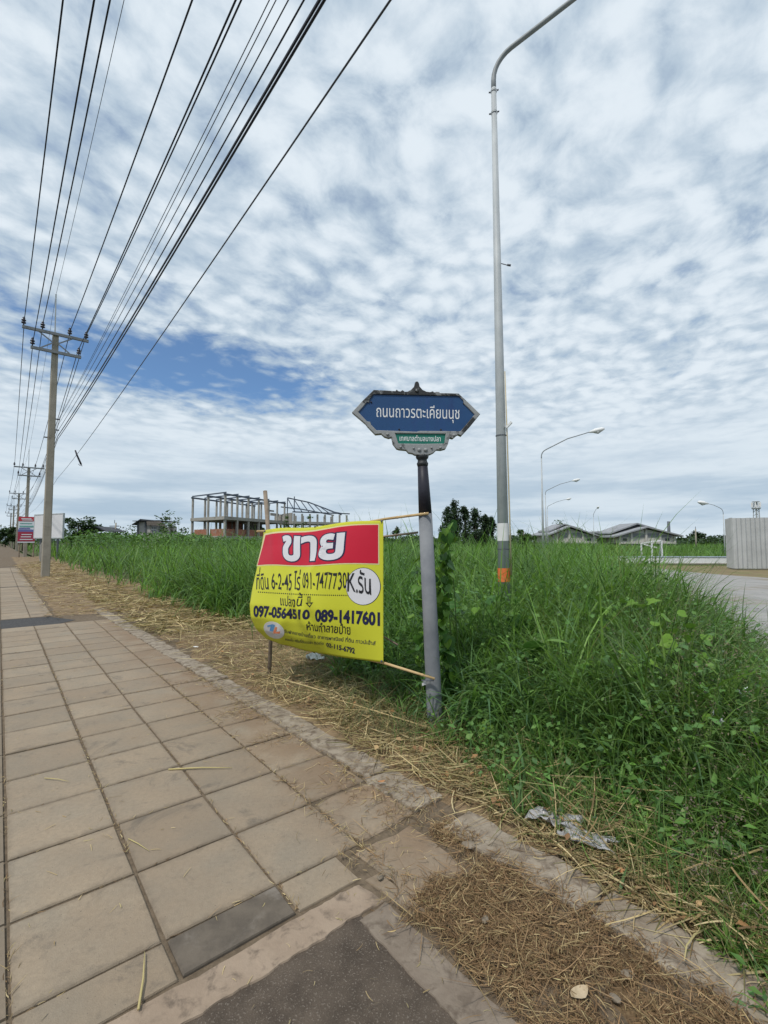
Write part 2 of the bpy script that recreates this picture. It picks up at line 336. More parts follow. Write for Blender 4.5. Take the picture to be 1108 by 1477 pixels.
def grid_top(name, corners, nu, nv, ztop, depth, mat, rough=0.0, seed=1, parent=None, ragged=0.0, world_noise=True, round_=0.006):
    """a slab with a rounded, slightly uneven top: corners in (o, t), counter-clockwise"""
    c = [np.array(x, float) for x in corners]; V = []; F = []
    us = np.r_[0, 0.012, np.linspace(0, 1, nu+1)[1:-1], 0.988, 1]; vs = np.r_[0, 0.012, np.linspace(0, 1, nv+1)[1:-1], 0.988, 1]
    for v in vs:
        for u in us:
            p = (c[0]*(1-u)+c[1]*u)*(1-v)+(c[3]*(1-u)+c[2]*u)*v
            if ragged:
                e = ragged*(1-min(1, min(u, 1-u, v, 1-v)*8))
                p = p+e*np.array([float(0.5*vnoise(p[1]*9, p[0]*9+u*3, seed)+0.5*vnoise(p[1]*27, p[0]*27, seed+8)), float(0.5*vnoise(p[0]*9, p[1]*9+7, seed+3)+0.5*vnoise(p[0]*27, p[1]*27, seed+9))])
            edge = 1 if (u in (0, 1) or v in (0, 1)) else 0
            z = ztop-edge*round_+rough*(float(vnoise(p[0]*11, p[1]*11, seed+5))+0.5*float(vnoise(p[0]*31, p[1]*31, seed+6)))
            V.append(W(p[0], p[1], z))
    n, m_ = len(us), len(vs)
    for j in range(m_-1):
        for i in range(n-1): a = j*n+i; F.append((a, a+1, a+n+1, a+n))
    ring = [i for i in range(n)]+[j*n+n-1 for j in range(1, m_)]+[(m_-1)*n+i for i in range(n-2, -1, -1)]+[j*n for j in range(m_-2, 0, -1)]
    b0 = len(V); V += [Vector((V[i].x, V[i].y, ztop-depth)) for i in ring]; L = len(ring)
    F += [(ring[(i+1) % L], ring[i], b0+i, b0+(i+1) % L) for i in range(L)]
    ctr = sum(V[:b0], Vector())/b0; ctr.z = ztop
    return from_data(name, [v-ctr for v in V], F, mat, parent, loc=ctr)
walk = from_data('sidewalk', [W(-1.95, -6, -0.012), W(2.35, -6, -0.012), W(2.35, 70, -0.012), W(-1.95, 70, -0.012), W(-1.95, 400, -0.011), W(2.0, 400, -0.011)], [(0, 1, 2, 3), (3, 2, 5, 4)], M_BED)
tag(walk, kind='structure')
def kerb_out(t): return 2.24-0.021*np.maximum(t-0.5, 0)
OB = [0.09, 0.578, 1.065, 1.545]
TB = [2.10+0.503*i for i in range(19)]
def slab(o0, o1, t0, t1, mat=None, ragged=0.0, rough=0.0006):
    j = lambda a=0.003: random.uniform(-a, a); g = 0.0075+random.uniform(-0.002, 0.003)
    cs = [(o0+g+j(), t0+g+j()), (o1-g+j(), t0+g+j()), (o1-g+j(), t1-g+j()), (o0+g+j(), t1-g+j())]
    near = t0 < 6
    o = grid_top('paving_slab', cs, 3 if near else 1, 3 if near else 1, random.uniform(-0.003, 0.003), 0.04, mat or M_SLAB, rough, random.randint(0, 999), walk, ragged)
    o.rotation_euler = (random.gauss(0, 0.0035), random.gauss(0, 0.0035), 0); return o
for i in range(18):
    for c in range(4):
        o0 = OB[c]; o1 = OB[c+1] if c < 3 else kerb_out(TB[i])-0.225
        if c == 3 and i in (0,): continue
        slab(o0, o1, TB[i], TB[i+1], ragged=0.004 if c == 3 else 0.002)
slab(0.09, 0.578, 1.885, 2.10); slab(0.578, 1.065, 1.885, 2.10, M_DAMP); slab(1.065, 1.40, 1.885, 2.10)
slab(1.545, 1.97, 2.12, 2.58, ragged=0.035, rough=0.003)
slab(1.49, 1.86, 1.62, 2.06, ragged=0.05, rough=0.003)
slab(1.42, 1.50, 1.55, 1.86, ragged=0.03, rough=0.003)
TB2 = [12.42+0.503*i for i in range(48)]
for i in range(47):
    for o0, o1 in ((0.09, 0.578), (0.578, 0.965)): slab(o0, o1, TB2[i], TB2[i+1])
mb = MB()
for i in range(40):
    t = 1.1+0.503*i
    for o0 in (-1.38, -0.89, -0.40): mb.box(W(o0+0.243, t+0.25, -0.02), (0.474, 0.489, 0.04), PHI)
lo = mb.build('paving_row', M_SLAB, walk); tag(lo, kind='stuff')
# black patching strip across the path
strip = from_data('asphalt_strip', [W(o, t, -0.008) for o, t in ((0.05, 11.2), (0.50, 11.15), (0.96, 11.18), (1.28, 11.5), (1.02, 12.05), (0.90, 12.36), (0.4, 12.40), (0.05, 12.40))], [tuple(range(8))], M_ASPH); tag(strip, kind='structure')
for t in (21.0, 30.2, 37.2): tag(from_data('joint_strip', [W(-1.4, t, 0.004), W(0.95, t-0.12, 0.004), W(0.95, t+0.05, 0.004), W(-1.4, t+0.17, 0.004)], [(0, 1, 2, 3)], M_ASPH), kind='structure')
# bare earth and straw dust round the utility pole
def earth(name, o0, o1, t0, t1, z, no, nt, mat, amp, seed, edge_drop=0.0):
    os_ = np.linspace(o0, o1, no); ts = np.linspace(t0, t1, nt); V = []; F = []
    for t in ts:
        for o in os_:
            ed = min(o-o0, o1-o, t-t0, t1-t); zz = z+amp*(float(vnoise(o*3, t*3, seed))+0.5*float(vnoise(o*9, t*9, seed+1)))
            V.append(W(o, t, zz-edge_drop*max(0, 1-ed/0.15)))
    for a in range(nt-1):
        for b in range(no-1): i = a*no+b; F.append((i, i+1, i+no+1, i+no))
    o = from_data(name, V, F, mat, smooth=True); return tag(o, kind='structure')
earth('bare_earth', 0.95, 3.2, 12.0, 60, 0.004, 14, 90, M_SOIL, 0.018, 3, 0.03)
earth('verge', 2.05, 4.3, -2.0, 60, 0.0, 24, 260, M_SOIL, 0.022, 5, 0.05)
M_CHAFF = worn('chaff', (0.13, 0.085, 0.045), (0.26, 0.18, 0.10), 60, pos=worldpos, stain=(0.09, 0.06, 0.035), stain_scale=9, stain_at=(0.45, 0.65), bump_s=1.0, rough=0.95)
earth('straw_bed', 1.40, 2.05, 0.15, 1.95, -0.014, 22, 50, M_CHAFF, 0.012, 9, 0.02)
# kerb along the verge
M_KERB = worn('old kerb concrete', (0.22, 0.18, 0.135), (0.31, 0.265, 0.21), 9, pos=worldpos, stain=(0.13, 0.10, 0.075), stain_scale=11, stain_at=(0.44, 0.68), bump_s=0.8, rough=0.92)
kerb = from_data('verge_kerb', [W(2.0, -0.6, -0.03), W(2.25, -0.6, -0.03), W(1.97, 13.2, -0.03), W(1.75, 13.2, -0.03)], [(0, 1, 2, 3)], M_BED); tag(kerb, kind='structure')
t = 0.35
lens = [0.9, 0.95, 0.22, 0.0]
cuts = [0.30, 1.10, 1.93, 2.12, 2.62, 3.55, 4.50, 5.48, 6.45, 7.45, 8.42, 9.42, 10.40, 11.4, 12.3, 13.0]
for a, b in zip(cuts[:-1], cuts[1:]):
    if a == 1.93: continue
    j = lambda: random.uniform(-0.012, 0.012)
    ko = lambda t: kerb_out(t)
    cs = [(ko(a)-0.225+j(), a+0.01), (ko(a)+j(), a+0.01), (ko(b)+j(), b-0.01), (ko(b)-0.225+j(), b-0.01)]
    grid_top('kerb_stone', cs, 8, 30, 0.010+random.uniform(-0.006, 0.008), 0.09, M_KERB, 0.0022, random.randint(0, 99), kerb, 0.03, round_=0.012)
# concrete rim with the dark patched slab inside it, at the photographer's feet
M_RIM = worn('rim mortar', (0.25, 0.19, 0.14), (0.31, 0.24, 0.18), 6, pos=worldpos, stain=(0.14, 0.108, 0.082), stain_scale=13, stain_at=(0.48, 0.72), bump_s=1.0, rough=0.9)
M_RIM2 = worn('rim mortar dull', (0.17, 0.135, 0.105), (0.23, 0.19, 0.15), 6, pos=worldpos, stain=(0.11, 0.085, 0.065), stain_scale=12, stain_at=(0.46, 0.7), bump_s=1.0, rough=0.9)
pit = from_data('patched_slab', [W(o, t, -0.009) for o, t in ((-1.0, -1.5), (1.27, -1.5), (1.27, 1.72), (-1.0, 1.74))], [(0, 1, 2, 3)], None)
def pit_mat():
    m, k, p = material('dark grit slab', 0.9, 0.2); v = worldpos(k)
    c = k.mix(k.ramp(k.noise(v, 6, 6, 0.65), 0.3, 0.7), (0.064, 0.050, 0.039), (0.112, 0.088, 0.068))
    c = k.mix(k.ramp(k.noise(v, 130, 3, 0.65), 0.56, 0.68, 0, 0.8), c, (0.21, 0.18, 0.15))
    c = k.mix(k.ramp(k.noise(v, 2.2, 6, 0.7), 0.55, 0.75, 0, 0.5), c, (0.15, 0.115, 0.09))
    k.put(p.inputs['Base Color'], c); bump(k, p, k.noise(v, 130, 4, 0.7), 0.9, 0.006); return m
pit.data.materials.append(pit_mat()); tag(pit, kind='structure')
grid_top('rim_edge', [(-1.0, 1.70), (1.40, 1.715), (1.37, 1.865), (-1.0, 1.875)], 90, 6, -0.002, 0.06, M_RIM, 0.0018, 21, pit, 0.016, round_=0.006)
grid_top('rim_edge', [(1.245, -1.0), (1.395, -1.0), (1.40, 1.70), (1.245, 1.70)], 6, 90, -0.003, 0.06, M_RIM2, 0.0018, 33, pit, 0.014, round_=0.006)
# ------------------------------------------------------------------ buildings and far things
M_RAWC = worn('raw building concrete', (0.27, 0.26, 0.24), (0.34, 0.33, 0.30), 1.2, stain=(0.20, 0.18, 0.16), stain_scale=0.6, bump_s=0.1)
M_BRICK = worn('red block infill', (0.24, 0.10, 0.065), (0.33, 0.15, 0.10), 2.5, stain=(0.28, 0.22, 0.18), stain_scale=1.0, bump_s=0.2)
M_RSTEEL = plain('blue grey roof steel', (0.075, 0.095, 0.13), 0.6)
M_ROOF = worn('grey roof sheet', (0.22, 0.23, 0.25), (0.30, 0.31, 0.33), 0.8, bump_s=0.05)
M_DROOF = worn('dark roof sheet', (0.055, 0.06, 0.07), (0.085, 0.09, 0.10), 0.8, bump_s=0.05)
M_WALL = worn('pale render', (0.40, 0.39, 0.37), (0.48, 0.47, 0.44), 0.7, stain=(0.27, 0.26, 0.24), stain_scale=0.5, bump_s=0.1)
M_GWALL = worn('grey wall panel', (0.15, 0.16, 0.175), (0.20, 0.21, 0.225), 0.6, bump_s=0.1)
M_GLASSD = plain('dark window glass', (0.03, 0.035, 0.045), 0.15, 0.5)
M_WIN = plain('grey shutter', (0.19, 0.20, 0.22), 0.5)

# unfinished two storey frame behind the field
def skeleton():
    A = survey(324, 780, 72); B = survey(277, 780, 78.5); C = survey(410, 780, 90)
    base = Vector((A.x, A.y, -0.2)); root = empty('unfinished_building', base); tag(root, 'unfinished two storey concrete frame building with bare blue steel roof beams', 'building')
    u = Vector((C.x-A.x, C.y-A.y, 0)); v = Vector((B.x-A.x, B.y-A.y, 0)); Z0, Z1, Z2 = 2.35, 5.35, 8.65
    def G(a, b, z): return Vector((A.x, A.y, z))+u*a+v*b
    def part(name, m, mat): o = m.build(name, mat, root); o.location = -base; return o
    ua, va = math.atan2(u.y, u.x), math.atan2(v.y, v.x)
    for a in (0, .17, .34, .51, .68, .85, 1.0):
        for b in (0, .5, 1.0):
            part('column', MB().box(G(a, b, Z0/2-0.2), (0.34, 0.34, Z0), ua).box(G(a, b, (Z0+Z1)/2), (0.30, 0.30, Z1-Z0-0.02), ua).box(G(a, b, (Z1+Z2)/2), (0.26, 0.26, Z2-Z1-0.02), ua), M_RAWC)
    for z, th in ((Z0, 0.55), (Z1, 0.50)):
        m = MB(); e = 0.02
        pts = [G(-e, -e, 0), G(1+e, -e, 0), G(1+e, 1+e, 0), G(-e, 1+e, 0)]
        m.add([(p.x, p.y, z-th) for p in pts]+[(p.x, p.y, z) for p in pts], [(3, 2, 1, 0), (4, 5, 6, 7), (0, 1, 5, 4), (1, 2, 6, 5), (2, 3, 7, 6), (3, 0, 4, 7)]); part('floor_slab', m, M_RAWC)
    for b in (0, .5, 1.0): part('roof_beam', MB().bar(G(-.02, b, Z2+.1), G(1.02, b, Z2+.1), 0.18, 0.26), M_RSTEEL)
    for a in (0, .17, .34, .51, .68, .85, 1.0): part('roof_beam', MB().bar(G(a, -.02, Z2+.36), G(a, 1.02, Z2+.36), 0.12, 0.20), M_RSTEEL)
    for a in (.02, .19, .36, .53): part('brick_wall', MB().box(G(a+.075, 0.05, Z0+.55), (u.length*0.145, 0.14, 1.1), ua), M_BRICK)
    for b in (.04, .54): part('brick_wall', MB().box(G(0.012, b+.21, Z0+.55), (v.length*0.40, 0.14, 1.1), va), M_BRICK)
    part('brick_wall', MB().box(G(.40, .5, Z0+1.3), (u.length*0.25, 0.14, 2.4), ua), M_BRICK)
    part('brick_wall', MB().box(G(.75, .6, Z0+1.2), (u.length*0.3, 0.14, 2.2), ua), M_RAWC)
    part('plinth_wall', MB().box(G(.5, 0.06, 0.85), (u.length*0.95, 0.16, 1.8), ua), M_RAWC)
    part('plinth_wall', MB().box(G(0.03, .5, 0.85), (v.length*0.9, 0.16, 1.8), va), M_RAWC)
    # rear wing with its open gabled roof frame
    D = survey(424, 780, 88); E_ = survey(500, 780, 94); wv = Vector((E_.x-D.x, E_.y-D.y, 0)); back = Vector((-wv.y, wv.x, 0)).normalized()*7.0; wa = math.atan2(wv.y, wv.x)
    def Hh(a, b, z): return Vector((D.x, D.y, z))+wv*a+back*b
    ZE = 6.9
    for i in range(8):
        a = i/7
        [part('column', MB().box(Hh(a, b, ZE/2-0.2), (0.28, 0.28, ZE), wa), M_RAWC) for b in (0, 1)]
    for z in (5.0, 2.0): part('floor_slab', MB().box(Hh(.5, .5, z), (wv.length+.6, 7.4, 0.45), wa), M_RAWC)
    ap = lambda a: 9.9-0.7*a/.42 if a < .42 else 9.2-2.1*(a-.42)/.6
    for b in (0, .5, 1):
        zs = lambda a, b=b: ap(a) if b == .5 else ZE+.45*(ap(a)-ZE)*(b == 1)+.1
        for a0, a1 in ((0, .2), (.2, .4), (.4, .7), (.7, 1.06)): part('roof_beam', MB().bar(Hh(a0, b, zs(a0)), Hh(a1, b, zs(a1)), 0.14, 0.22), M_RSTEEL)
    for i in range(9):
        a = i/8; part('rafter', MB().bar(Hh(a, -.06, ZE+.12), Hh(a, .5, ap(a)-.05), 0.10, 0.16), M_RSTEEL)
    part('roof_beam', MB().bar(Hh(-.03, 0, ZE+.1), Hh(1.05, 0, ZE+.1), 0.16, 0.2), M_RSTEEL)
    part('post', MB().bar(Hh(0, 0, ZE), Hh(0, 0, 9.9), 0.16, 0.16), M_RSTEEL); part('post', MB().bar(Hh(0, .5, ZE), Hh(0, .5, 9.9), 0.16, 0.16), M_RSTEEL)
    part('brick_wall', MB().box(Hh(.0, .5, 6.0), (0.2, 5.0, 1.8), wa), M_RAWC)
    part('scaffold', MB().box(G(.93, .2, 6.6), (3.2, 0.12, 0.5), ua).box(G(.88, .25, 7.3), (2.4, 0.12, 0.3), ua).box(G(1.1, .3, 6.2), (1.6, 1.4, 1.2), ua), M_RAWC)
skeleton()

# pair of grey gabled houses across the side road
def gable_house(cx, d, x0, xa, x1, ye0, ya, ye1, yb, lab, back):
    s = d/FPX; base = survey(xa, 780, d); base.z = -0.2
    root = empty('gabled_house', base); tag(root, lab, 'house', 'unfinished grey gabled houses across the side road')
    X = lambda bx: (bx-554)*s; Z = lambda by: EYE+(780-by)*s
    def part(name, m, mat, par=None): o = m.build(name, mat, par or root); o.location = (-base if par is None else Vector((0, 0, 0))); return o
    zb, yd = Z(yb), d+11
    e = 5*s; xl, xr = X(x0)+e, X(x1)-e
    part('wall', MB().box(((xl+xr)/2, d+5.5, (zb-0.2)/2), (xr-xl-0.8, 10.6, zb-0.2-0.01)), M_GWALL)
    ze = Z((ye0+ye1)/2)+0.1
    prof = [(xl, zb), (xr, zb), (xr, Z(ye1)-.15), (X(xa), Z(ya)-.45), (xl, Z(ye0)-.15)]
    part('gable_wall', MB().prism(prof, d, yd), M_WALL)
    for a, b, za, zb_ in ((X(x0)-.5, X(xa), Z(ye0)-.15, Z(ya)), (X(xa), X(x1)+.5, Z(ya), Z(ye1)-.15)):
        part('roof', MB().prism([(a, za-.18), (b, zb_-.18), (b, zb_+.10), (a, za+.10)], d-1.0, yd+1.0), M_ROOF)
    bx0, bxa, bx1, by0, bya, by1 = back
    for a, b, za, zb_ in ((X(bx0), X(bxa), Z(by0), Z(bya)), (X(bxa), X(bx1), Z(bya), Z(by1))):
        part('upper_roof', MB().prism([(a, za-.3), (b, zb_-.3), (b, zb_), (a, za)], d+2.2, yd-1.0), M_ROOF)
    part('upper_wall', MB().prism([(X(bx0)+1.2, Z(ye0)+.2), (X(bx1)-1.0, Z(ye1)+.2), (X(bx1)-1.0, Z(by1)-.3), (X(bxa), Z(bya)-.42), (X(bx0)+1.2, Z(by0)-.3)], d+3.0, yd-2), M_DROOF)
    return root, X, Z, part, d
r, X, Z, part, d = gable_house(931, 100, 886, 931, 978, 773, 760, 772, 783.5, 'right hand grey gabled house with wide low roof seen past the weeds', (887, 928, 954, 768, 753.5, 761))
def wins(X, Z, part, d, rects, posts):
    for x0, x1, y0, y1, m in rects:
        w_ = part('window', MB().box(((X(x0)+X(x1))/2, d-0.03, (Z(y0)+Z(y1))/2), (X(x1)-X(x0), 0.10, Z(y0)-Z(y1))), m)
    for x, y0, y1 in posts: part('pillar', MB().box((X(x), d-0.12, (Z(y0)+Z(y1))/2), (0.42, 0.36, Z(y0)-Z(y1))), M_WALL)
wins(X, Z, part, d, [(912, 928.5, 769.2, 775, M_WIN), (933, 949, 769.2, 775, M_WIN), (953, 968, 771.2, 775, M_WIN), (895, 908, 771.2, 775, M_WIN), (898, 903.5, 776.3, 780, M_GLASSD), (959, 965, 776.3, 780, M_GLASSD)], [(910, 769, 795), (931, 763, 795), (951, 768, 795), (972, 773, 795), (893, 773, 795)])
part('ledge', MB().box(((X(893)+X(972))/2, d-0.25, Z(783)), (X(972)-X(893), 0.5, 0.35)), M_WALL)
r, X, Z, part, d = gable_house(821, 104, 792, 821, 862, 770.5, 759, 773, 783, 'left hand grey gabled house partly hidden by tall weeds', (797, 820, 847, 765, 754.5, 762.5))
wins(X, Z, part, d, [(805, 818, 768.5, 775, M_WIN), (823, 838, 768.5, 775, M_WIN), (842, 856, 771.5, 775, M_WIN), (846, 852, 776.3, 780, M_GLASSD)], [(803, 769, 795), (820.5, 763, 795), (840, 769, 795), (858, 773, 795)])
part('ledge', MB().box(((X(796)+X(859))/2, d-0.25, Z(782.5)), (X(859)-X(796), 0.5, 0.35)), M_WALL)
d = 108; s = d/FPX; X = lambda bx: (bx-554)*s; Z = lambda by: EYE+(780-by)*s; base = Vector((X(873), d, -.2))
root = empty('low_link_block', base); tag(root, 'low flat block joining the two grey gabled houses', 'building')
def lp(n, m, mat): o = m.build(n, mat, root); o.location = -base
lp('wall', MB().box(((X(858)+X(890))/2, d+4, Z(786)/2+1.2), (X(890)-X(858), 8, Z(773)-0.6)), M_WALL)
lp('roof', MB().prism([(X(858), Z(767)), (X(862), Z(766)), (X(881), Z(771)), (X(881), Z(772.5)), (X(858), Z(769))], d-0.6, d+9), M_ROOF)
lp('roof', MB().prism([(X(874), Z(771.6)), (X(893), Z(771.4)), (X(893), Z(773)), (X(874), Z(773.2))], d-0.9, d+9.5), M_ROOF)
for a, b in ((862, 868), (871, 877), (880, 886)): lp('window', MB().box(((X(a)+X(b))/2, d-0.03, Z(777)), (X(b)-X(a), .1, 0.7)), M_WIN)

# small raised house far left
def small_house():
    d = 88; s = d/FPX; X = lambda bx: (bx-554)*s; Z = lambda by: EYE+(780-by)*s; base = Vector((X(218), d, -.2)); root = empty('small_house', base)
    tag(root, 'small pale house with dark overhanging roof beyond the field', 'house')
    def part(n, m, mat, par=None): o = m.build(n, mat, par or root); o.location = -base if par is None else (0, 0, 0); return o
    part('wall', MB().box(((X(199)+X(217.5))/2, d+3, (Z(752)-.2)/2), (X(217.5)-X(199), 6, Z(752))), worn('grey house wall', (0.33, 0.32, 0.32), (0.40, 0.39, 0.38), 1.5))
    part('wall', MB().box(((X(217.8)+X(238))/2, d+2.6, (Z(758.5)-.2)/2), (X(238)-X(217.8), 5, Z(758.5))), M_WALL)
    for x in (199.5, 210.5): part('pillar', MB().box((X(x), d-.1, Z(752)/2), (0.22, 0.3, Z(752)-.1)), M_DARKSTEEL)
    part('roof', MB().prism([(X(194), Z(757.5)), (X(206), Z(749.5)), (X(206), Z(748.8)), (X(194), Z(756.6))], d-1.0, d+7), M_DROOF)
    part('roof', MB().prism([(X(194), Z(752)), (X(232), Z(751.3)), (X(232), Z(750.4)), (X(194), Z(751.2))], d-0.8, d+7), M_DROOF)
    part('roof', MB().prism([(X(215), Z(757.8)), (X(240.5), Z(758.6)), (X(232), Z(751.6)), (X(214), Z(751.6))], d-0.75, d-0.2), worn('brown roof', (0.11, 0.095, 0.085), (0.16, 0.14, 0.125), 2))
    for a, b in ((219, 226.5), (228.5, 236.5)):
        f = part('window', MB().box(((X(a)+X(b))/2, d+.06, Z(764)), (X(b)-X(a), .1, Z(759.5)-Z(768.5))), M_WHITE)
        for i in range(3):
            for j in range(2): g = MB().box((X(a)+(i+.5)*(X(b)-X(a))/3-base.x, d-.0-base.y, Z(768.5)+(j+.5)*(Z(759.5)-Z(768.5))/2-base.z), ((X(b)-X(a))/3-.08, .05, (Z(759.5)-Z(768.5))/2-.10)).build('pane', M_WIN, f); g.location = base
small_house()
def shed():
    d = 66; s = d/FPX; X = lambda bx: (bx-554)*s; Z = lambda by: EYE+(780-by)*s; base = Vector((X(137), d, -.2)); root = empty('open_shed', base)
    tag(root, 'dark open shed under the trees at the field edge', 'shed')
    def part(n, m, mat): o = m.build(n, mat, root); o.location = -base; return o
    part('roof', MB().prism([(X(118), Z(765)), (X(137), Z(759)), (X(154), Z(766)), (X(154), Z(767)), (X(137), Z(760.5)), (X(118), Z(766))], d, d+5), M_DROOF)
    part('back_wall', MB().box((X(136), d+4, 1.4), (X(152)-X(121), .15, 2.8)), M_DARKSTEEL)
    for x in (120, 130, 142, 152): part('post', MB().box((X(x), d+.3, 1.3), (.14, .14, 2.8)), M_WOOD)
shed()

# corrugated sheet fence, white barriers, white frame
M_SHEET = worn('zinc sheet', (0.36, 0.37, 0.37), (0.43, 0.44, 0.44), 1.5, rough=0.5, spec=0.4, bump_s=0.0, streak=(0.31, 0.31, 0.31), vary=0.07)
def sheet_fence():
    c = gpt(1059.5, 820.8); l = Vector((20.65, 28.45, 0)); r_ = Vector((40, 25.5, 0)); Ht = 2.90
    root = empty('sheet_fence', (c.x, c.y, 0)); tag(root, 'tall corrugated zinc sheet fence on a dirt edge by the side road', 'fence')
    def run(a, b, wd, n):
        d_ = (b-a).normalized(); nrm = Vector((d_.y, -d_.x, 0)); k = 0
        for i in range(n):
            V = []; F = []; steps = [j_/18 for j_ in range(19)]; hgt = [.5-.5*math.cos(2*math.pi*3*q_) for q_ in steps]
            for z in (0.03, Ht+(i % 3)*0.012):
                for st_, hh in zip(steps, hgt): p = a+d_*(wd*(i+st_))+nrm*(0.075*hh+0.002*(i % 2)); V.append((p.x-c.x, p.y-c.y, z))
            m_ = len(steps); F = [(j, j+1, m_+j+1, m_+j) for j in range(m_-1)]
            from_data('metal_sheet', V, F, M_SHEET, root)
        for z in (0.5, 1.5, 2.55): MB().bar(a-Vector((c.x, c.y, 0))-nrm*.05+Vector((0, 0, z)), b-Vector((c.x, c.y, 0))-nrm*.05+Vector((0, 0, z)), 0.05, 0.05).build('rail', M_DARKSTEEL, root)
    run(c, r_, 0.76, 26); run(l, c, (l-c).length/3, 3)
sheet_fence()
def barrier(a, b, lab):
    a, b = Vector(a), Vector(b); c = (a+b)/2; root = empty('white_barrier', c); tag(root, lab, 'barrier', 'low white barriers along the bend')
    dd = (b-a)/2; MB().bar(-dd+Vector((0, 0, .24)), dd+Vector((0, 0, .24)), 0.22, 0.44).build('panel', M_WHITE, root); MB().bar(-dd+Vector((0, 0, .49)), dd+Vector((0, 0, .49)), 0.30, 0.05).build('cap', plain('pale blue cap', (0.42, 0.50, 0.62)), root)
    MB().bar(-dd+Vector((0, -.01, .02)), dd+Vector((0, -.01, .02)), 0.34, 0.08).build('foot', M_CONC, root)
barrier((15.2, 33.4, 0), (20.6, 33.1, 0), 'low white barrier ending at the white tubular frame'); barrier((20.75, 33.1, 0), (26.0, 32.8, 0), 'low white barrier running up to the zinc sheet fence')
def goal():
    c = survey(947, 808, 33.9); c.z = 0.0; root = empty('goal', c); tag(root, 'white tubular goal frame standing at the end of the low barrier', 'goal frame')
    L = lambda x, y, z: Vector((x, y, z))
    for nm, a, b in (('upright', L(-.30, 0, 0.4), L(-.30, 0, 1.55)), ('upright', L(.42, 0, 0.4), L(.40, 0, 1.62)), ('crossbar', L(-.30, 0, 1.55), L(.40, 0, 1.62)), ('upright', L(-.62, .8, 0), L(-.62, .8, 1.4)), ('side_bar', L(-.62, .8, 1.4), L(-.30, 0, 1.55)), ('side_bar', L(.62, .8, 0), L(.40, 0, 1.62)), ('crossbar', L(-.62, .8, 1.4), L(.5, .8, 1.1))):
        MB().bar(a, b, 0.085, 0.085).build(nm, M_WHITE, root)
    MB().bar(L(-.30, 0, 0), L(-.30, 0, .4), .09, .09).bar(L(.42, 0, 0), L(.42, 0, .4), .09, .09).build('foot', M_WHITE, root)
goal()
def tower():
    p = survey(1093, 780, 300); root = empty('telecom_tower', (p.x, p.y, 0)); tag(root, 'lattice telecom tower with round antenna head behind the zinc fence', 'tower')
    Hh = 22.0; m = MB()
    for sx, sy in ((-1, -1), (1, -1), (1, 1), (-1, 1)): m.bar((sx*1.5, sy*1.5, 0), (sx*1.0, sy*1.0, Hh), .34, .34)
    for i in range(9):
        z0, z1 = i*Hh/9, (i+1)*Hh/9; a, b = 1.5-.5*i/9, 1.5-.5*(i+1)/9
        m.bar((-a, -a, z0), (b, -b, z1), .2, .2).bar((a, -a, z0), (-b, -b, z1), .2, .2).bar((-b, -b, z1), (b, -b, z1), .22, .22).bar((-a, a, z0), (b, b, z1), .2, .2)
    m.build('lattice', M_GALV, root)
    for i in range(8):
        a = i*math.pi/4; MB().box((2.3*math.cos(a), 2.3*math.sin(a), Hh+2.6), (.55, .55, 3.0), a).build('antenna', M_WHITE, root)
    MB().lathe((0, 0, 0), [(2.2, Hh-.2), (2.4, Hh+.3), (2.4, Hh+.8), (1.0, Hh+1.0), (.8, Hh+4.2), (2.0, Hh+4.4), (2.0, Hh+4.8)], 12).build('platform', M_GALV, root)
tower()

# signs along the road
def billboard():
    a = survey(49.5, 780, 43.5); b = survey(90.5, 780, 41.2); a.z = b.z = 0; c = (a+b)/2; root = empty('blank_billboard', c); tag(root, 'blank white billboard on posts behind the first utility pole', 'billboard')
    u = (b-a); ua = math.atan2(u.y, u.x); n = u.normalized()
    MB().box((0, 0, 2.92), (u.length, .10, 2.10), ua).build('panel', plain('blank vinyl', (0.60, 0.60, 0.62), 0.5), root)
    for z in (1.86, 3.98): MB().box((0, 0, z), (u.length+.12, .14, .09), ua).build('frame', M_GALV, root)
    for s_ in (-1, 1): MB().box(n*s_*(u.length/2+.02)+Vector((0, 0, 2.92)), (.09, .14, 2.02), ua).build('frame', M_GALV, root)
    for s_ in (-.6, .6): MB().box(n*s_*u.length/2+Vector((.0, .14, 1.4)), (.12, .12, 3.2), ua).build('post', M_DARKSTEEL, root)
billboard()
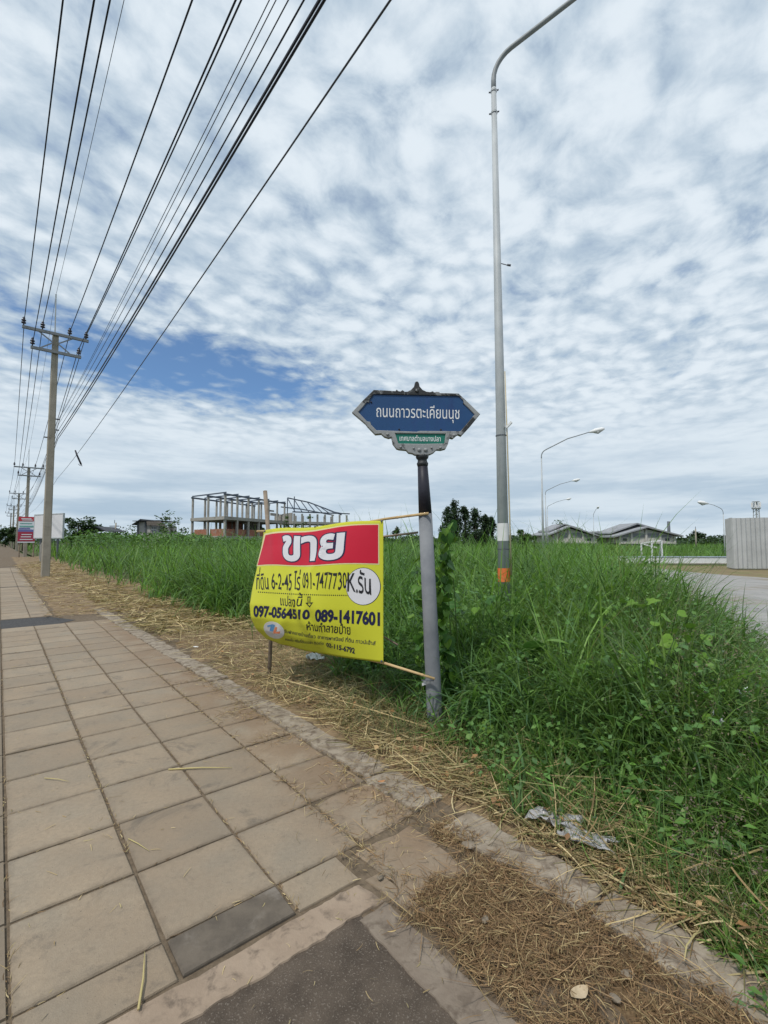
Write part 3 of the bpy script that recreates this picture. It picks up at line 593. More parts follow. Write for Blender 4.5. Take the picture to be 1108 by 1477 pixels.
def notice():
    c = survey(38, 780, 46.0); c.z = 0; root = empty('notice_board', c); tag(root, 'red and white printed notice board tied to the second utility pole', 'notice board')
    w_, h_ = 1.36, 2.52; z0 = 1.42; a = R(24)
    def band(y0, y1, mat, nm, x0=-.5, x1=.5, off=0.0):
        zt, zb = z0+h_*(1-y0), z0+h_*(1-y1); o = MB().box((w_*(x0+x1)/2, -0.03-off, (zt+zb)/2), (w_*(x1-x0), .03, zt-zb)).build(nm, mat, root); o.rotation_euler = (0, 0, a); return o
    red = plain('notice red', (0.42, 0.035, 0.05)); dred = plain('notice dark red', (0.30, 0.03, 0.06)); blue = plain('notice blue', (0.12, 0.13, 0.33)); wht = plain('notice white', (0.62, 0.66, 0.70)); grn = plain('notice green', (0.15, 0.36, 0.33))
    for s_ in (-.42, .42): MB().box((w_*s_*math.cos(a), w_*s_*math.sin(a)+.06, 1.9), (.09, .09, 4.2)).build('post', M_WOOD, root)
    band(0, 1, wht, 'board'); band(0, .17, red, 'top_band', off=.02); band(.49, .58, blue, 'blue_band', off=.02); band(.58, .95, dred, 'lower_band', off=.02); band(.24, .27, grn, 'text_line', -.4, .3, .02); band(.34, .40, grn, 'text_line', -.42, .42, .02); band(.43, .47, blue, 'text_line', -.45, .2, .02)
    for y in (.06, .11, .67, .76, .86): band(y, y+.03, wht, 'text_line', -.38+.1*random.random(), .25+.15*random.random(), .036)
notice()
def post_fence():
    root = empty('post_fence', W(2.6, 50, 0)); tag(root, 'old concrete post fence between the poles and the billboard', 'fence')
    for i in range(11):
        p = W(2.5+0.12*i, 44+i*1.6, 0)-root.location; MB().box(p+Vector((0, 0, .62)), (.15, .13, 1.35+.15*((i*7) % 3)), PHI, .02).build('post', M_CONC, root)
    for z in (.45, .95): MB().bar(W(2.5, 44, z)-root.location, W(3.7, 60, z)-root.location, .02, .02).build('rail', M_GALV, root)
post_fence()
def thin_pole(label, bx, top, d, rad, lean=0.0, name='bare_pole', mat=None, arm=False):
    a = survey(bx, 780, d); zt = survey(bx, top, d).z; root = empty(name, (a.x, a.y, -.1)); tag(root, label, 'pole')
    MB().tube([(0, 0, 0), (lean*zt, 0, zt+.1)], [rad, rad*.75], 7).build('shaft', mat or M_POLE, root)
    if arm: MB().bar((-.7, 0, zt-.4), (.7, 0, zt-.4), .10, .12).build('crossarm', M_DARKSTEEL, root); MB().bar((0, 0, zt), (0, 0, zt+.5), .06, .06).build('pin', M_DARKSTEEL, root)
thin_pole('dark chimney like pole rising right of the grey gabled house', 965.5, 752, 112, 0.42, mat=M_DARKSTEEL)
thin_pole('lone utility pole with short crossarm before the round tree', 1004, 763, 80, 0.14, arm=True)
thin_pole('short leaning pole in the bushes left of the small house', 164.5, 754, 70, 0.13, .05, arm=True)

# trees
def tree(name, label, x, y, hgt, spread, pal, leaf=0.32, n=900, trunk=0.14, crown0=0.35, blobs=9, limbs=6, seed=1, group=None, shape='round', droop=0.0):
    rg = np.random.default_rng(seed); rs = random.Random(seed); root = empty(name, (x, y, -.2)); tag(root, label, 'tree', group)
    m = MB(); top = hgt*(0.80 if shape != 'spire' else 0.97); lean = rs.uniform(-.04, .04)
    m.tube([(0, 0, 0), (lean*top*.5, 0, top*.5), (lean*top, rs.uniform(-.1, .1), top)], [trunk, trunk*.7, trunk*.2], 7); C = []
    for i in range(blobs):
        f = rs.uniform(0, 1); z = hgt*(crown0+(1-crown0)*f*0.9)
        if shape == 'spire': rr = spread*(1-f**1.6*.8)*rs.uniform(.05, 1.1)
        elif shape == 'flat': rr = spread*rs.uniform(.35, 1.0)
        else: rr = spread*math.sqrt(max(.05, 1-(f*1.5-.6)**2))*rs.uniform(.2, .85)
        a = rs.uniform(0, 6.28); C.append((rr*math.cos(a)+lean*z, rr*math.sin(a), z))
        if i < limbs*2: m.tube([(lean*z*.6, 0, z*.62), (rr*math.cos(a)*.5, rr*math.sin(a)*.5, z*.86), C[-1]], [trunk*.36, trunk*.22, trunk*.08], 5)
    m.build('trunk', M_BARK, root); C = np.array(C); w_ = rg.integers(0, blobs, n); sz = spread*(0.40 if shape != 'spire' else 0.26)*rg.uniform(.6, 1.15, blobs)[w_]
    dr = rg.normal(0, 1, (n, 3)); dr /= np.linalg.norm(dr, axis=1)[:, None]; pts = C[w_]+dr*(sz*rg.uniform(.25, 1, n)**.6)[:, None]*np.array([1, 1, .62 if shape != 'spire' else 1.7])
    pts = pts[pts[:, 2] > hgt*crown0*.6]
    tone = rg.uniform(.75, 1.25, blobs)[w_[:len(pts)]]
    v, f, c = leaf_cloud(pts, leaf, pal, 0.2); o = fast_mesh('crown', v, f, np.clip(c*np.repeat(tone, 4)[:, None], .005, .6), M_LEAF, root); return root
DK = [(0.030, 0.060, 0.022), (0.040, 0.078, 0.026), (0.024, 0.048, 0.022)]; MD = [(0.05, 0.10, 0.03), (0.07, 0.12, 0.035)]; CAS = [(0.042, 0.075, 0.045), (0.058, 0.095, 0.055)]
def tr(label, bx, top, d, wpx, pal, **k):
    p = survey(bx, 780, d); h_ = survey(bx, top, d).z+.2; nm = k.pop('name', 'broadleaf_tree'); return tree(nm, label, p.x, p.y, h_, wpx/2*d/FPX, pal, **k)
def far_trees():
    tr('dark roadside tree farthest down the road past the last poles', 8, 762, 120, 22, DK, seed=3, leaf=.6, n=700, group='trees at the road end', crown0=.2)
    tr('tall dark tree behind the farthest utility poles', 22, 754, 100, 22, DK, seed=4, leaf=.55, n=800, group='trees at the road end', crown0=.2)
    tr('bushy tree rising over the notice board', 33, 749, 78, 20, DK, seed=5, leaf=.45, n=800, group='trees at the road end', crown0=.25)
    tr('dark spreading tree beside the blank billboard', 112, 744, 64, 42, DK, seed=6, leaf=.38, n=1500, trunk=.2, crown0=.28, blobs=14, shape='flat')
    tr('dark tree crown over the open shed', 140, 757, 72, 32, DK, seed=7, leaf=.40, n=900, crown0=.35, shape='flat')
    tr('slim young tree with open airy branches beside the small house', 247, 735, 80, 40, MD, seed=12, leaf=.5, n=330, crown0=.42, blobs=15, limbs=8, trunk=.10, shape='flat')
    for i, (bx, tp_, w_) in enumerate([(646, 728, 18), (658, 719, 20), (672, 727, 18), (686, 730, 20), (700, 741, 14), (709, 744, 14)]):
        tr(['dark casuarina leftmost of the stand behind the road name post', 'tallest dark casuarina of the stand', 'casuarina just right of the tallest one', 'broad casuarina in the middle right of the stand', 'short casuarina second from the lamp post', 'short casuarina nearest the lamp post'][i], bx, tp_, 76+2*(i % 3), w_*1.6, CAS, seed=30+i, leaf=.36, n=3000, blobs=60, limbs=12, crown0=.10, shape='spire', trunk=.13, name='casuarina_tree', group='casuarina stand')
    tr('small far tree seen between banner and road name post', 572, 757, 92, 16, CAS, seed=41, leaf=.45, n=420, crown0=.25, shape='spire', blobs=10)
    tr('leafy sapling growing against the unfinished building above the banner', 441, 737, 69, 26, MD, seed=60, leaf=.30, n=420, crown0=.35, blobs=10, trunk=.06, shape='flat')
    tr('thin climbing shrub before the unfinished building beside the tall wooden pole', 414, 742, 69, 12, MD, seed=61, leaf=.28, n=220, crown0=.3, blobs=8, trunk=.05, shape='spire')
    tr('round dense shrub tree right of the tall lamp post', 755, 755, 42, 22, MD, seed=42, leaf=.22, n=1300, crown0=.15, blobs=10, trunk=.08)
    tr('small shrub tree tucked under the second lamp post', 771, 766, 44, 12, MD, seed=43, leaf=.20, n=500, crown0=.1, blobs=6, trunk=.05)
    tr('round dark tree far beyond the low white barrier', 1006, 768, 150, 34, DK, seed=44, leaf=.75, n=900, crown0=.12, blobs=12)
    tr('thin sapling with sparse twigs before the left gabled house', 806, 744, 60, 26, MD, seed=45, leaf=.28, n=110, crown0=.55, blobs=9, limbs=8, trunk=.05, shape='flat')
    for i, (bx, tp_, w_) in enumerate([(985, 776, 18), (1030, 776, 22), (1045, 773, 14)]): tr(['low tree left of the far round tree', 'low tree right of the far round tree', 'low tree against the zinc fence'][i], bx, tp_, 160, w_, DK, seed=50+i, leaf=.8, n=400, crown0=.1, blobs=8)
    # banana plant: each big leaf a part
    p = survey(103, 780, 50); root = empty('banana_plant', (p.x, p.y, -.1)); tag(root, 'light green banana plant in front of the dark spreading tree', 'banana plant')
    MB().tube([(0, 0, 0), (0, 0, 1.9)], [.13, .09], 7).build('trunk', M_STEM, root); bm_ = heart_mat('banana leaf', (0.075, 0.16, 0.035), (0.12, 0.21, 0.05))
    for i in range(10):
        a = i*2.4; L = random.uniform(1.1, 1.7); V = []; F = []
        for j in range(6):
            s_ = j/5; rr = L*s_*.85; z = 1.8+L*(.85*s_-.75*s_*s_); w_ = .20*math.sin(math.pi*min(.97, .08+s_*.9)); c, sn = math.cos(a), math.sin(a)
            V += [(rr*c-w_*sn, rr*sn+w_*c, z-.05), (rr*c, rr*sn, z), (rr*c+w_*sn, rr*sn-w_*c, z-.05)]
        for j in range(5): k = j*3; F += [(k, k+1, k+4, k+3), (k+1, k+2, k+5, k+4)]
        from_data('leaf', V, F, bm_, root, smooth=True)
    # the low wooded horizon
    rg = np.random.default_rng(5); parts = []
    n = 30000; a = np.radians(rg.uniform(-46, 46, n)); d = rg.uniform(120, 260, n); x = d*np.sin(a)/np.cos(a)*.9; y = d
    hh = (2.6+2.6*np.clip(vnoise(np.degrees(a)*.55, d*.012, 71)+.35, 0, 1.4))*(d/150)
    hh *= np.where(np.degrees(a) < -8, 1.05, .62)
    pts = np.stack([x, y, hh*rg.uniform(0, 1, n)**.7], 1); parts.append(leaf_cloud(pts, 1.05, DK+[(0.045, 0.08, 0.04)], .25))
    n = 16000; a = np.radians(rg.uniform(-40, -4, n)); d = rg.uniform(45, 62, n); x = d*np.tan(a); pts = np.stack([x, d, (np.interp(np.degrees(a), [-40, -22, -18, -4], [2.35, 2.25, 1.8, 1.7])+.5*vnoise(x*.3, d*.3, 72))*rg.uniform(.45, 1, n)], 1); o_, t_ = otof(x, d); pts = pts[o_ > 6]
    parts.append(leaf_cloud(pts, .30, MD+GREENS, .2))
    stuff('tree_line', parts, M_LEAF, 'low dark wooded horizon beyond the fields', 'trees')
# ------------------------------------------------------------------ plants
def blade_mesh(base, L, az, lean, bend, wid, col, seg=4, twist=None):
    N = len(L); S = seg+1; s = np.linspace(0, 1, S)
    h = np.stack([np.cos(az), np.sin(az), 0*az], 1); up = np.array([0, 0, 1.0])
    th = lean[:, None]+bend[:, None]*s[None, :]**1.3
    st = (np.sin(th)[:, :, None]*h[:, None, :]+np.cos(th)[:, :, None]*up)*(L/seg)[:, None, None]
    ctr = np.zeros((N, S, 3)); ctr[:, 1:] = np.cumsum((st[:, :-1]+st[:, 1:])/2, 1); ctr += base[:, None, :]
    if twist is None: twist = RNG.uniform(-1, 1, N)
    sd = np.stack([-np.sin(az), np.cos(az), 0*az], 1)*np.cos(twist)[:, None]+h*np.sin(twist)[:, None]*0.8
    prof = np.interp(s, [0, 0.25, 0.6, 1], [0.55, 1.0, 0.8, 0.06])
    off = sd[:, None, :]*(prof[None, :]*wid[:, None]/2)[:, :, None]
    V = np.stack([ctr-off, ctr+off], 2).reshape(-1, 3)
    a = (np.arange(N)*S*2)[:, None]+(np.arange(seg)*2)[None, :]
    F = np.stack([a, a+1, a+3, a+2], 2).reshape(-1, 4)
    C = np.repeat(col, S*2, 0)
    return V, F, C
def pick(palette, n, var=0.18):
    pal = np.array(palette); i = RNG.integers(0, len(pal), n); f = RNG.uniform(0, 1, (n, 1))
    c = pal[i]*(1-f*0.5)+pal[RNG.integers(0, len(pal), n)]*f*0.5
    return np.clip(c*RNG.normal(1, var, (n, 1)).clip(0.5, 1.6), 0.004, 0.9)
def polar(n, r0, r1, a0=-50, a1=50):
    r = r0*(r1/r0)**RNG.uniform(0, 1, n); a = np.radians(RNG.uniform(a0, a1, n)); return r*np.sin(a), r*np.cos(a), r
def edge_o(t):
    return np.interp(t, [-2, 1.2, 2.6, 3.4, 4.4, 5.5, 7.5, 9, 12, 20, 40, 90], [2.42, 2.56, 2.76, 2.94, 3.35, 3.75, 3.75, 3.62, 3.6, 3.5, 3.5, 3.5])+0.20*vnoise(t*1.7, t*0.3, 4)+0.22*vnoise(t*.45, t*0.1, 14)
def zone(x, y):
    o, t = otof(x, y); lat = x*QX+y*QY; s = x*EX+y*EY
    de = o-edge_o(t); dl = 2.25+np.interp(s, [0, 3, 8, 20, 40], [-0.25, 0.0, 0.1, 0.35, 0.8])+0.22*vnoise(s*1.3, s*0.2, 8)-lat
    return o, t, de, dl
def height(x, y, r):
    o, t, de, dl = zone(x, y)
    near = 0.53+0.30*sstep(2.6, 4.4, r)+0.50*sstep(5.0, 9.0, r)
    # the left reach of the field is a tall wall right up to its edge
    wall = sstep(5.0, 8.0, t)
    ramp_ = sstep(0.0, 1.3-0.85*wall, de)
    H = np.maximum(near, 1.38*wall)*(0.30+0.70*ramp_)
    H = H*(1+0.13*vnoise(x*0.55, y*0.55, 21)+0.14*vnoise(x*1.7, y*1.7, 22))
    H *= 0.50+0.50*sstep(0.0, 0.9, dl)
    return H, de, dl
GREENS = [(0.095, 0.200, 0.052), (0.115, 0.235, 0.060), (0.075, 0.160, 0.050), (0.140, 0.255, 0.064), (0.10, 0.205, 0.072)]
BLUEG = [(0.085, 0.175, 0.080), (0.11, 0.205, 0.095)]
LIGHT = [(0.125, 0.26, 0.05), (0.145, 0.27, 0.07)]
DRYG = [(0.19, 0.17, 0.075), (0.26, 0.21, 0.10), (0.15, 0.15, 0.06)]
def patchy(col, x, y):
    a = 1+0.22*vnoise(x*.6, y*.6, 91)+0.14*vnoise(x*2.1, y*2.1, 92); h = .5+.5*vnoise(x*.45+5, y*.45, 93)
    return col*a[:, None]*(1+h[:, None]*np.array([.16, .04, -.08]))
def sow(n, r0, r1, cond, jit=0.0):
    x, y, r = polar(n, r0, r1); H, de, dl = height(x, y, r); k = (de > -jit*RNG.uniform(0, 1, n)) & (dl > -jit*RNG.uniform(0, 1, n)) & cond(x, y, de, dl, r)
    return x[k], y[k], r[k], H[k], de[k], dl[k]
yes = lambda *a: np.ones(len(a[0]), bool)
def clumped(x, y, f, seed, lo=-0.15): return vnoise(x*f, y*f, seed) > lo
def grass_layer(name, n, r0, r1, seg, wid, palette, lean, bend, lf, cond=yes, jit=0.15, wgrow=0.10, var=0.2, lvar=0.22, az0=None, azs=0.6, clump=0):
    x, y, r, H, de, dl = sow(n, r0, r1, cond, jit); N = len(x)
    az = RNG.uniform(0, 2*np.pi, N)
    if az0 is not None: az = az0+RNG.normal(0, azs, N)
    cm = np.ones(N)
    if clump:
        gx, gy = np.floor(x/clump), np.floor(y/clump); hx_ = np.sin(gx*127.1+gy*311.7)*43758.5453; hy_ = np.sin(gx*269.5+gy*183.3)*43758.5453; hx_ -= np.floor(hx_); hy_ -= np.floor(hy_)
        cx_, cy_ = (gx+.2+.6*hx_)*clump, (gy+.2+.6*hy_)*clump; pull = RNG.uniform(.35, .95, N)
        az = np.where(RNG.uniform(0, 1, N) < .8, np.arctan2(y-cy_, x-cx_)+RNG.normal(0, .7, N), az); x, y = x+(cx_-x)*pull, y+(cy_-y)*pull
        cm = .72+.56*((hx_*7.3+hy_*3.1) % 1.0); H = H*(.80+.38*((hx_*3.7+hy_*5.9) % 1.0))
    L = H*lf*RNG.normal(1, lvar, N).clip(0.35, 1.6)
    wd = wid*RNG.uniform(0.6, 1.35, N)*(1+wgrow*r)
    b = np.stack([x, y, np.full(N, -0.04)], 1)
    return blade_mesh(b, L, az, np.abs(RNG.normal(lean, lean*0.6, N)), RNG.normal(bend, bend*0.4, N).clip(0.1, 2.9), wd, patchy(pick(palette, N, var), x, y)*cm[:, None], seg)
def join(parts):
    V = []; F = []; C = []; k = 0
    for v, f, c in parts: V.append(v); F.append(f+k); C.append(c); k += len(v)
    return np.concatenate(V), np.concatenate(F), np.concatenate(C)
def stuff(name, parts, mat, label, cat):
    v, f, c = join(parts); o = fast_mesh(name, v, f, c, mat); return tag(o, label, cat, kind='stuff')

def shoulder_tufts():
    n = 5200; x = RNG.uniform(14.5, 40, n); y = RNG.uniform(24, 33.0, n); k = (y > 29.2-.30*(x-15)*(x < 22)+RNG.uniform(-.1, 2.2, n)-(x >= 22)*2.0) & (vnoise(x*.8, y*1.5, 97) > -.15)
    x, y = x[k], y[k]; N = len(x); return blade_mesh(np.stack([x, y, np.full(N, -.03)], 1), RNG.uniform(.08, .28, N), RNG.uniform(0, 6.28, N), np.abs(RNG.normal(.4, .2, N)), RNG.normal(1, .3, N), np.full(N, .022), pick(DRYG+GREENS, N, .2), 3)
def far_field():
    n = 16000; d = 34.5*(110/34.5)**RNG.uniform(0, 1, n); x = d*np.tan(np.radians(RNG.uniform(20, 47, n))); k = (x-.336*d > 1.0)
    x, d = x[k], d[k]; N = len(x); h_ = (1.15+.3*vnoise(x*.2, d*.2, 95))*RNG.normal(1, .2, N).clip(.4, 1.5)
    return blade_mesh(np.stack([x, d, np.full(N, -.2)], 1), h_*1.15, RNG.uniform(0, 6.28, N), np.abs(RNG.normal(.2, .15, N)), RNG.normal(1.1, .4, N), .05*RNG.uniform(.6, 1.4, N)*(d/40), patchy(pick(GREENS+LIGHT[:1], N, .2), x*.3, d*.3), 4)
# tall field grass: arching broad blades, finer blades, and dead ones low down
stuff('tall_grass', [
    grass_layer('a', 86000, 1.3, 16, 6, 0.0125, GREENS+BLUEG[:1]+LIGHT+LIGHT, 0.24, 1.65, 1.12, lambda x, y, de, dl, r: RNG.uniform(0, 1, len(x)) < (0.55+0.45*sstep(3.0, 5.0, r)), wgrow=0.11, clump=.30),
    grass_layer('b', 40000, 9, 110, 4, 0.013, GREENS+LIGHT[:1], 0.20, 1.35, 1.16, wgrow=0.085, clump=.55),
    grass_layer('d', 7000, 1.3, 20, 4, 0.006, DRYG, 0.35, 1.2, 0.75, jit=0.3),
    far_field(), shoulder_tufts(),
], M_GRASS, 'tall green guinea grass filling the open field behind the verge', 'grass')
stuff('fine_grass', [
    grass_layer('c', 52000, 1.25, 9, 4, 0.0034, GREENS+LIGHT, 0.30, 1.2, 1.02, lambda x, y, de, dl, r: (x > 0.7) & clumped(x, y, 0.9, 31, -0.45), wgrow=0.12),
    grass_layer('w', 5000, 1.25, 7, 5, 0.0036, LIGHT+DRYG[:1]+BLUEG, 0.55, 1.6, 1.35, lambda x, y, de, dl, r: (x > 0.9), wgrow=0.06, az0=0.3, azs=1.2),
    grass_layer('e', 8000, 5, 40, 4, 0.006, LIGHT+DRYG[:1], 0.34, 1.2, 1.0, lambda x, y, de, dl, r: dl < 2.6, wgrow=0.05),
], M_GRASS, 'wispy fine bladed grass leaning over the corner of the lot towards the side road', 'grass')
# strong tufts with wide blue-green blades near the sign post
def tuft(cx, cy, n, L, wd, pal, lean=0.35, bend=1.7, spread=0.09):
    x = cx+RNG.normal(0, spread, n); y = cy+RNG.normal(0, spread, n); b = np.stack([x, y, np.full(n, -0.03)], 1)
    return blade_mesh(b, L*RNG.uniform(0.55, 1.15, n), RNG.uniform(0, 2*np.pi, n), np.abs(RNG.normal(lean, 0.22, n)), RNG.normal(bend, 0.45, n), wd*RNG.uniform(0.7, 1.25, n), pick(pal, n, 0.14), 7)
tp = [tuft(0.80, 4.35, 90, 0.85, 0.025, BLUEG+LIGHT), tuft(1.05, 4.55, 80, 0.9, 0.025, BLUEG+LIGHT), tuft(0.72, 4.1, 40, 0.6, 0.02, BLUEG+LIGHT), tuft(1.5, 4.2, 70, 0.8, 0.022, BLUEG+LIGHT), tuft(1.22, 3.95, 70, 0.72, 0.026, BLUEG+LIGHT), tuft(0.62, 4.75, 60, 0.95, 0.018, GREENS), tuft(1.35, 4.75, 60, 1.0, 0.020, BLUEG+GREENS), tuft(0.95, 5.2, 70, 1.05, 0.02, GREENS),
      tuft(2.1, 4.2, 50, 0.95, 0.018, GREENS+LIGHT), tuft(1.75, 3.5, 36, 0.75, 0.016, BLUEG), tuft(2.4, 3.0, 40, 0.85, 0.012, GREENS+LIGHT), tuft(2.05, 2.5, 40, 0.75, 0.010, GREENS+LIGHT)]
for _ in range(120):
    a = RNG.uniform(-0.1, 0.62); r = RNG.uniform(3.0, 9.0); x, y = r*math.sin(a), r*math.cos(a); H, de, dl = height(np.array([x]), np.array([y]), np.array([r]))
    if de[0] > 0.35 and dl[0] > 0.4: tp.append(tuft(x, y, 40, float(H[0])*1.15, 0.022, [GREENS, BLUEG+GREENS, GREENS+LIGHT][_ % 3], 0.25, 1.5, 0.14))
stuff('grass_tufts', tp, M_GRASS, 'broad bladed arching grass tufts crowding behind the road name post', 'grass')
# low leafy weeds: small folded leaves at all levels of the stand
def leaf_cloud(pts, size, palette, var=0.2, tilt=0.9, long=1.6):
    N = len(pts); az = RNG.uniform(0, 2*np.pi, N); el = RNG.normal(0.1, 0.45*tilt, N)
    d = np.stack([np.cos(az)*np.cos(el), np.sin(az)*np.cos(el), np.sin(el)], 1); roll = RNG.normal(0, 0.6*tilt, N)
    sdx = np.stack([-np.sin(az), np.cos(az), 0*az], 1); upv = np.cross(d, sdx)
    sd = sdx*np.cos(roll)[:, None]+upv*np.sin(roll)[:, None]; nn = np.cross(d, sd)
    L = size*RNG.uniform(0.55, 1.3, N); wv = L/long
    a = pts; b = pts+d*(L*0.45)[:, None]+sd*(wv*0.5)[:, None]+nn*(L*0.10)[:, None]; c = pts+d*L[:, None]; e = pts+d*(L*0.45)[:, None]-sd*(wv*0.5)[:, None]+nn*(L*0.10)[:, None]
    V = np.stack([a, b, c, e], 1).reshape(-1, 3); k = (np.arange(N)*4)[:, None]
    F = np.concatenate([np.stack([k[:, 0], k[:, 0]+1, k[:, 0]+2], 1), np.stack([k[:, 0], k[:, 0]+2, k[:, 0]+3], 1)], 0)
    return V, F, np.repeat(pick(palette, N, var), 4, 0)
def weed_leaves(n, r0, r1, size, pal, cond, zf=(0.1, 0.85)):
    x, y, r, H, de, dl = sow(n, r0, r1, cond, 0.25); N = len(x)
    return leaf_cloud(np.stack([x, y, H*RNG.uniform(*zf, N)], 1), size*(1+0.05*r), [tuple(q_) for q_ in np.array(pal)])
stuff('leafy_weeds', [
    weed_leaves(26000, 1.4, 8, 0.042, GREENS, lambda x, y, de, dl, r: (x > 0.3) & clumped(x, y, 0.8, 41, -0.1)),
    weed_leaves(9000, 1.4, 7, 0.055, LIGHT+GREENS, lambda x, y, de, dl, r: (x > 0.5) & clumped(x, y, 1.1, 42, 0.1), (0.4, 1.0)),
    weed_leaves(12000, 5, 30, 0.05, GREENS, lambda x, y, de, dl, r: clumped(x, y, 0.5, 43, 0.15), (0.5, 1.0)),
    weed_leaves(9000, 1.6, 6, 0.016, [(0.075, 0.12, 0.075), (0.09, 0.135, 0.08)], lambda x, y, de, dl, r: (x > 0.9) & clumped(x, y, 1.5, 45, 0.25), (0.35, 0.95)),
], M_LEAF, 'small leaved weeds growing through the grass at the lot corner', 'weeds')
# seed heads on thin stalks towards the side road
x, y, r, H, de, dl = sow(5200, 2.2, 16, lambda x, y, de, dl, r: (dl < 1.7) & (x > 1.2)); N = len(x)
azs = RNG.normal(0.2, 0.9, N); stalk = blade_mesh(np.stack([x, y, 0*x], 1), H*1.18, azs, np.abs(RNG.normal(0.15, 0.12, N)), RNG.normal(0.6, 0.25, N).clip(0.1, 1.4), np.full(N, 0.003)*(1+0.06*r), pick([(0.17, 0.17, 0.08), (0.12, 0.15, 0.06)], N), 4)
tips = stalk[0].reshape(N, 5, 2, 3).mean(2); hp = []; 
for k in range(9):
    f = RNG.uniform(0.72, 1.0, N)[:, None]; seg_ = np.where(f < 0.75, 0, 1); hp.append(tips[:, 3]*(1-(f-0.72)/0.28)+tips[:, 4]*((f-0.72)/0.28)+RNG.normal(0, 0.012, (N, 3)))
hp = np.concatenate(hp); sv_, sf_, sc_ = leaf_cloud(hp, 0.020, [(0.20, 0.17, 0.11), (0.16, 0.14, 0.10), (0.15, 0.11, 0.10)], long=2.8)
tag(fast_mesh('seed_stalks', stalk[0], stalk[1], stalk[2], M_STRAW), 'thin grass seed stalks nodding over the side road edge', 'grass', kind='stuff')
tag(fast_mesh('seed_heads', sv_, sf_, sc_, M_STRAW), 'brownish feathery grass seed heads along the side road edge', 'grass', kind='stuff')

# mown verge: cut straw lying in a mat, short stubble, half-dry cut grass under the banner
STRAW = [(0.44, 0.35, 0.19), (0.37, 0.285, 0.145), (0.52, 0.43, 0.25), (0.28, 0.195, 0.10), (0.34, 0.29, 0.145)]
BROWN = [(0.17, 0.105, 0.055), (0.23, 0.145, 0.075), (0.30, 0.20, 0.11), (0.13, 0.085, 0.05)]
def lying(x, y, z, Lm, wm, pal, tilt=0.10, curl=0.5, seg=3, az=None, var=0.2):
    N = len(x); az = RNG.uniform(0, 2*np.pi, N) if az is None else az
    L = Lm*RNG.lognormal(0, 0.45, N).clip(0.3, 3.0); s = np.linspace(0, 1, seg+1)
    yaw = az[:, None]+(RNG.normal(0, curl, N))[:, None]*s[None, :]; el = RNG.normal(0, tilt, N)[:, None]+RNG.normal(0, tilt, N)[:, None]*s
    st = np.stack([np.cos(yaw)*np.cos(el), np.sin(yaw)*np.cos(el), np.sin(el)], 2)*(L/seg)[:, None, None]
    c = np.zeros((N, seg+1, 3)); c[:, 1:] = np.cumsum(st[:, :-1], 1); c += np.stack([x, y, z], 1)[:, None, :]
    c[:, :, 2] = np.maximum(c[:, :, 2], (z-0.012)[:, None])
    tw = RNG.uniform(-0.9, 0.9, N); sd = np.stack([-np.sin(yaw)*np.cos(tw)[:, None], np.cos(yaw)*np.cos(tw)[:, None], np.sin(tw)[:, None]+0*yaw], 2)
    wd = wm*RNG.uniform(0.5, 1.5, N); off = sd*(wd/2)[:, None, None]*np.interp(s, [0, 0.5, 1], [0.9, 1, 0.4])[None, :, None]
    V = np.stack([c-off, c+off], 2).reshape(-1, 3); S = seg+1; a = (np.arange(N)*S*2)[:, None]+(np.arange(seg)*2)[None, :]
    return V, np.stack([a, a+1, a+3, a+2], 2).reshape(-1, 4), np.repeat(pick(pal, N, var), S*2, 0)
def verge_pts(n, r0, r1, lo=2.20, hi=0.35):
    x, y, r = polar(n, r0, r1, -52, 60); o, t = otof(x, y); k = (o > kerb_out(t)+(lo-2.2)+0.05+0.06*vnoise(t*3, t, 6)) & (o < edge_o(t)+hi*(0.5+0.5*vnoise(t*2, o*2, 7))) & (t > -1.5)
    return x[k], y[k], r[k], o[k], t[k]
parts = []
x, y, r, o, t = verge_pts(170000, 1.3, 45); N = len(x); heap = 0.015+0.075*np.clip(vnoise(x*2.2, y*2.2, 51)+0.45*vnoise(x*6, y*6, 52)+0.35, 0, 1.6)
m_ = r < 9
parts = [lying(x[m_], y[m_], 0.012+heap[m_]*RNG.uniform(0, 1, m_.sum()), 0.16, 0.0058, STRAW+STRAW[:3]+BROWN[:2]+DRYG, 0.20, 0.45, seg=4, var=.28)]
m_ = ~m_; parts.append(lying(x[m_], y[m_], 0.012+heap[m_]*RNG.uniform(0, 1, m_.sum()), 0.30, 0.015, STRAW+DRYG, 0.16, seg=2, var=.28))
x, y, r, o, t = verge_pts(40000, 1.3, 12, 2.18, 0.1); N = len(x); parts.append(lying(x, y, 0.008+0.02*RNG.uniform(0, 1, N), 0.055, 0.006, BROWN, 0.2, seg=1))
x, y, r, o, t = verge_pts(2600, 1.6, 10, 2.35, 0.3); N = len(x); parts.append(lying(x, y, 0.05+0.03*RNG.uniform(0, 1, N), 0.42, 0.0070, STRAW[:3]+DRYG, 0.13, 0.45, seg=6))
n_ = 260; o = RNG.uniform(2.42, 3.1, n_); t = RNG.uniform(0.2, 2.2, n_); parts.append(lying(o*PX+t*DX, o*PY+t*DY, RNG.uniform(.04, .16, n_), 0.34, 0.0058, DRYG+STRAW+LIGHT, 0.16, 0.4, seg=6, az=-0.75+RNG.normal(0, 1.0, n_)))
n_ = 2600; x, y, r, o, t = verge_pts(n_, 1.3, 8); L_ = leaf_cloud(np.stack([x, y, RNG.uniform(.02, .09, len(x))], 1), 0.055, [(0.30, 0.17, 0.08), (0.22, 0.13, 0.07), (0.36, 0.25, 0.13)], .25, .5, 1.8); LITTER_LEAVES = L_
stuff('cut_straw', parts, M_STRAW, 'mat of dry cut straw along the verge beside the footpath kerb', 'straw')
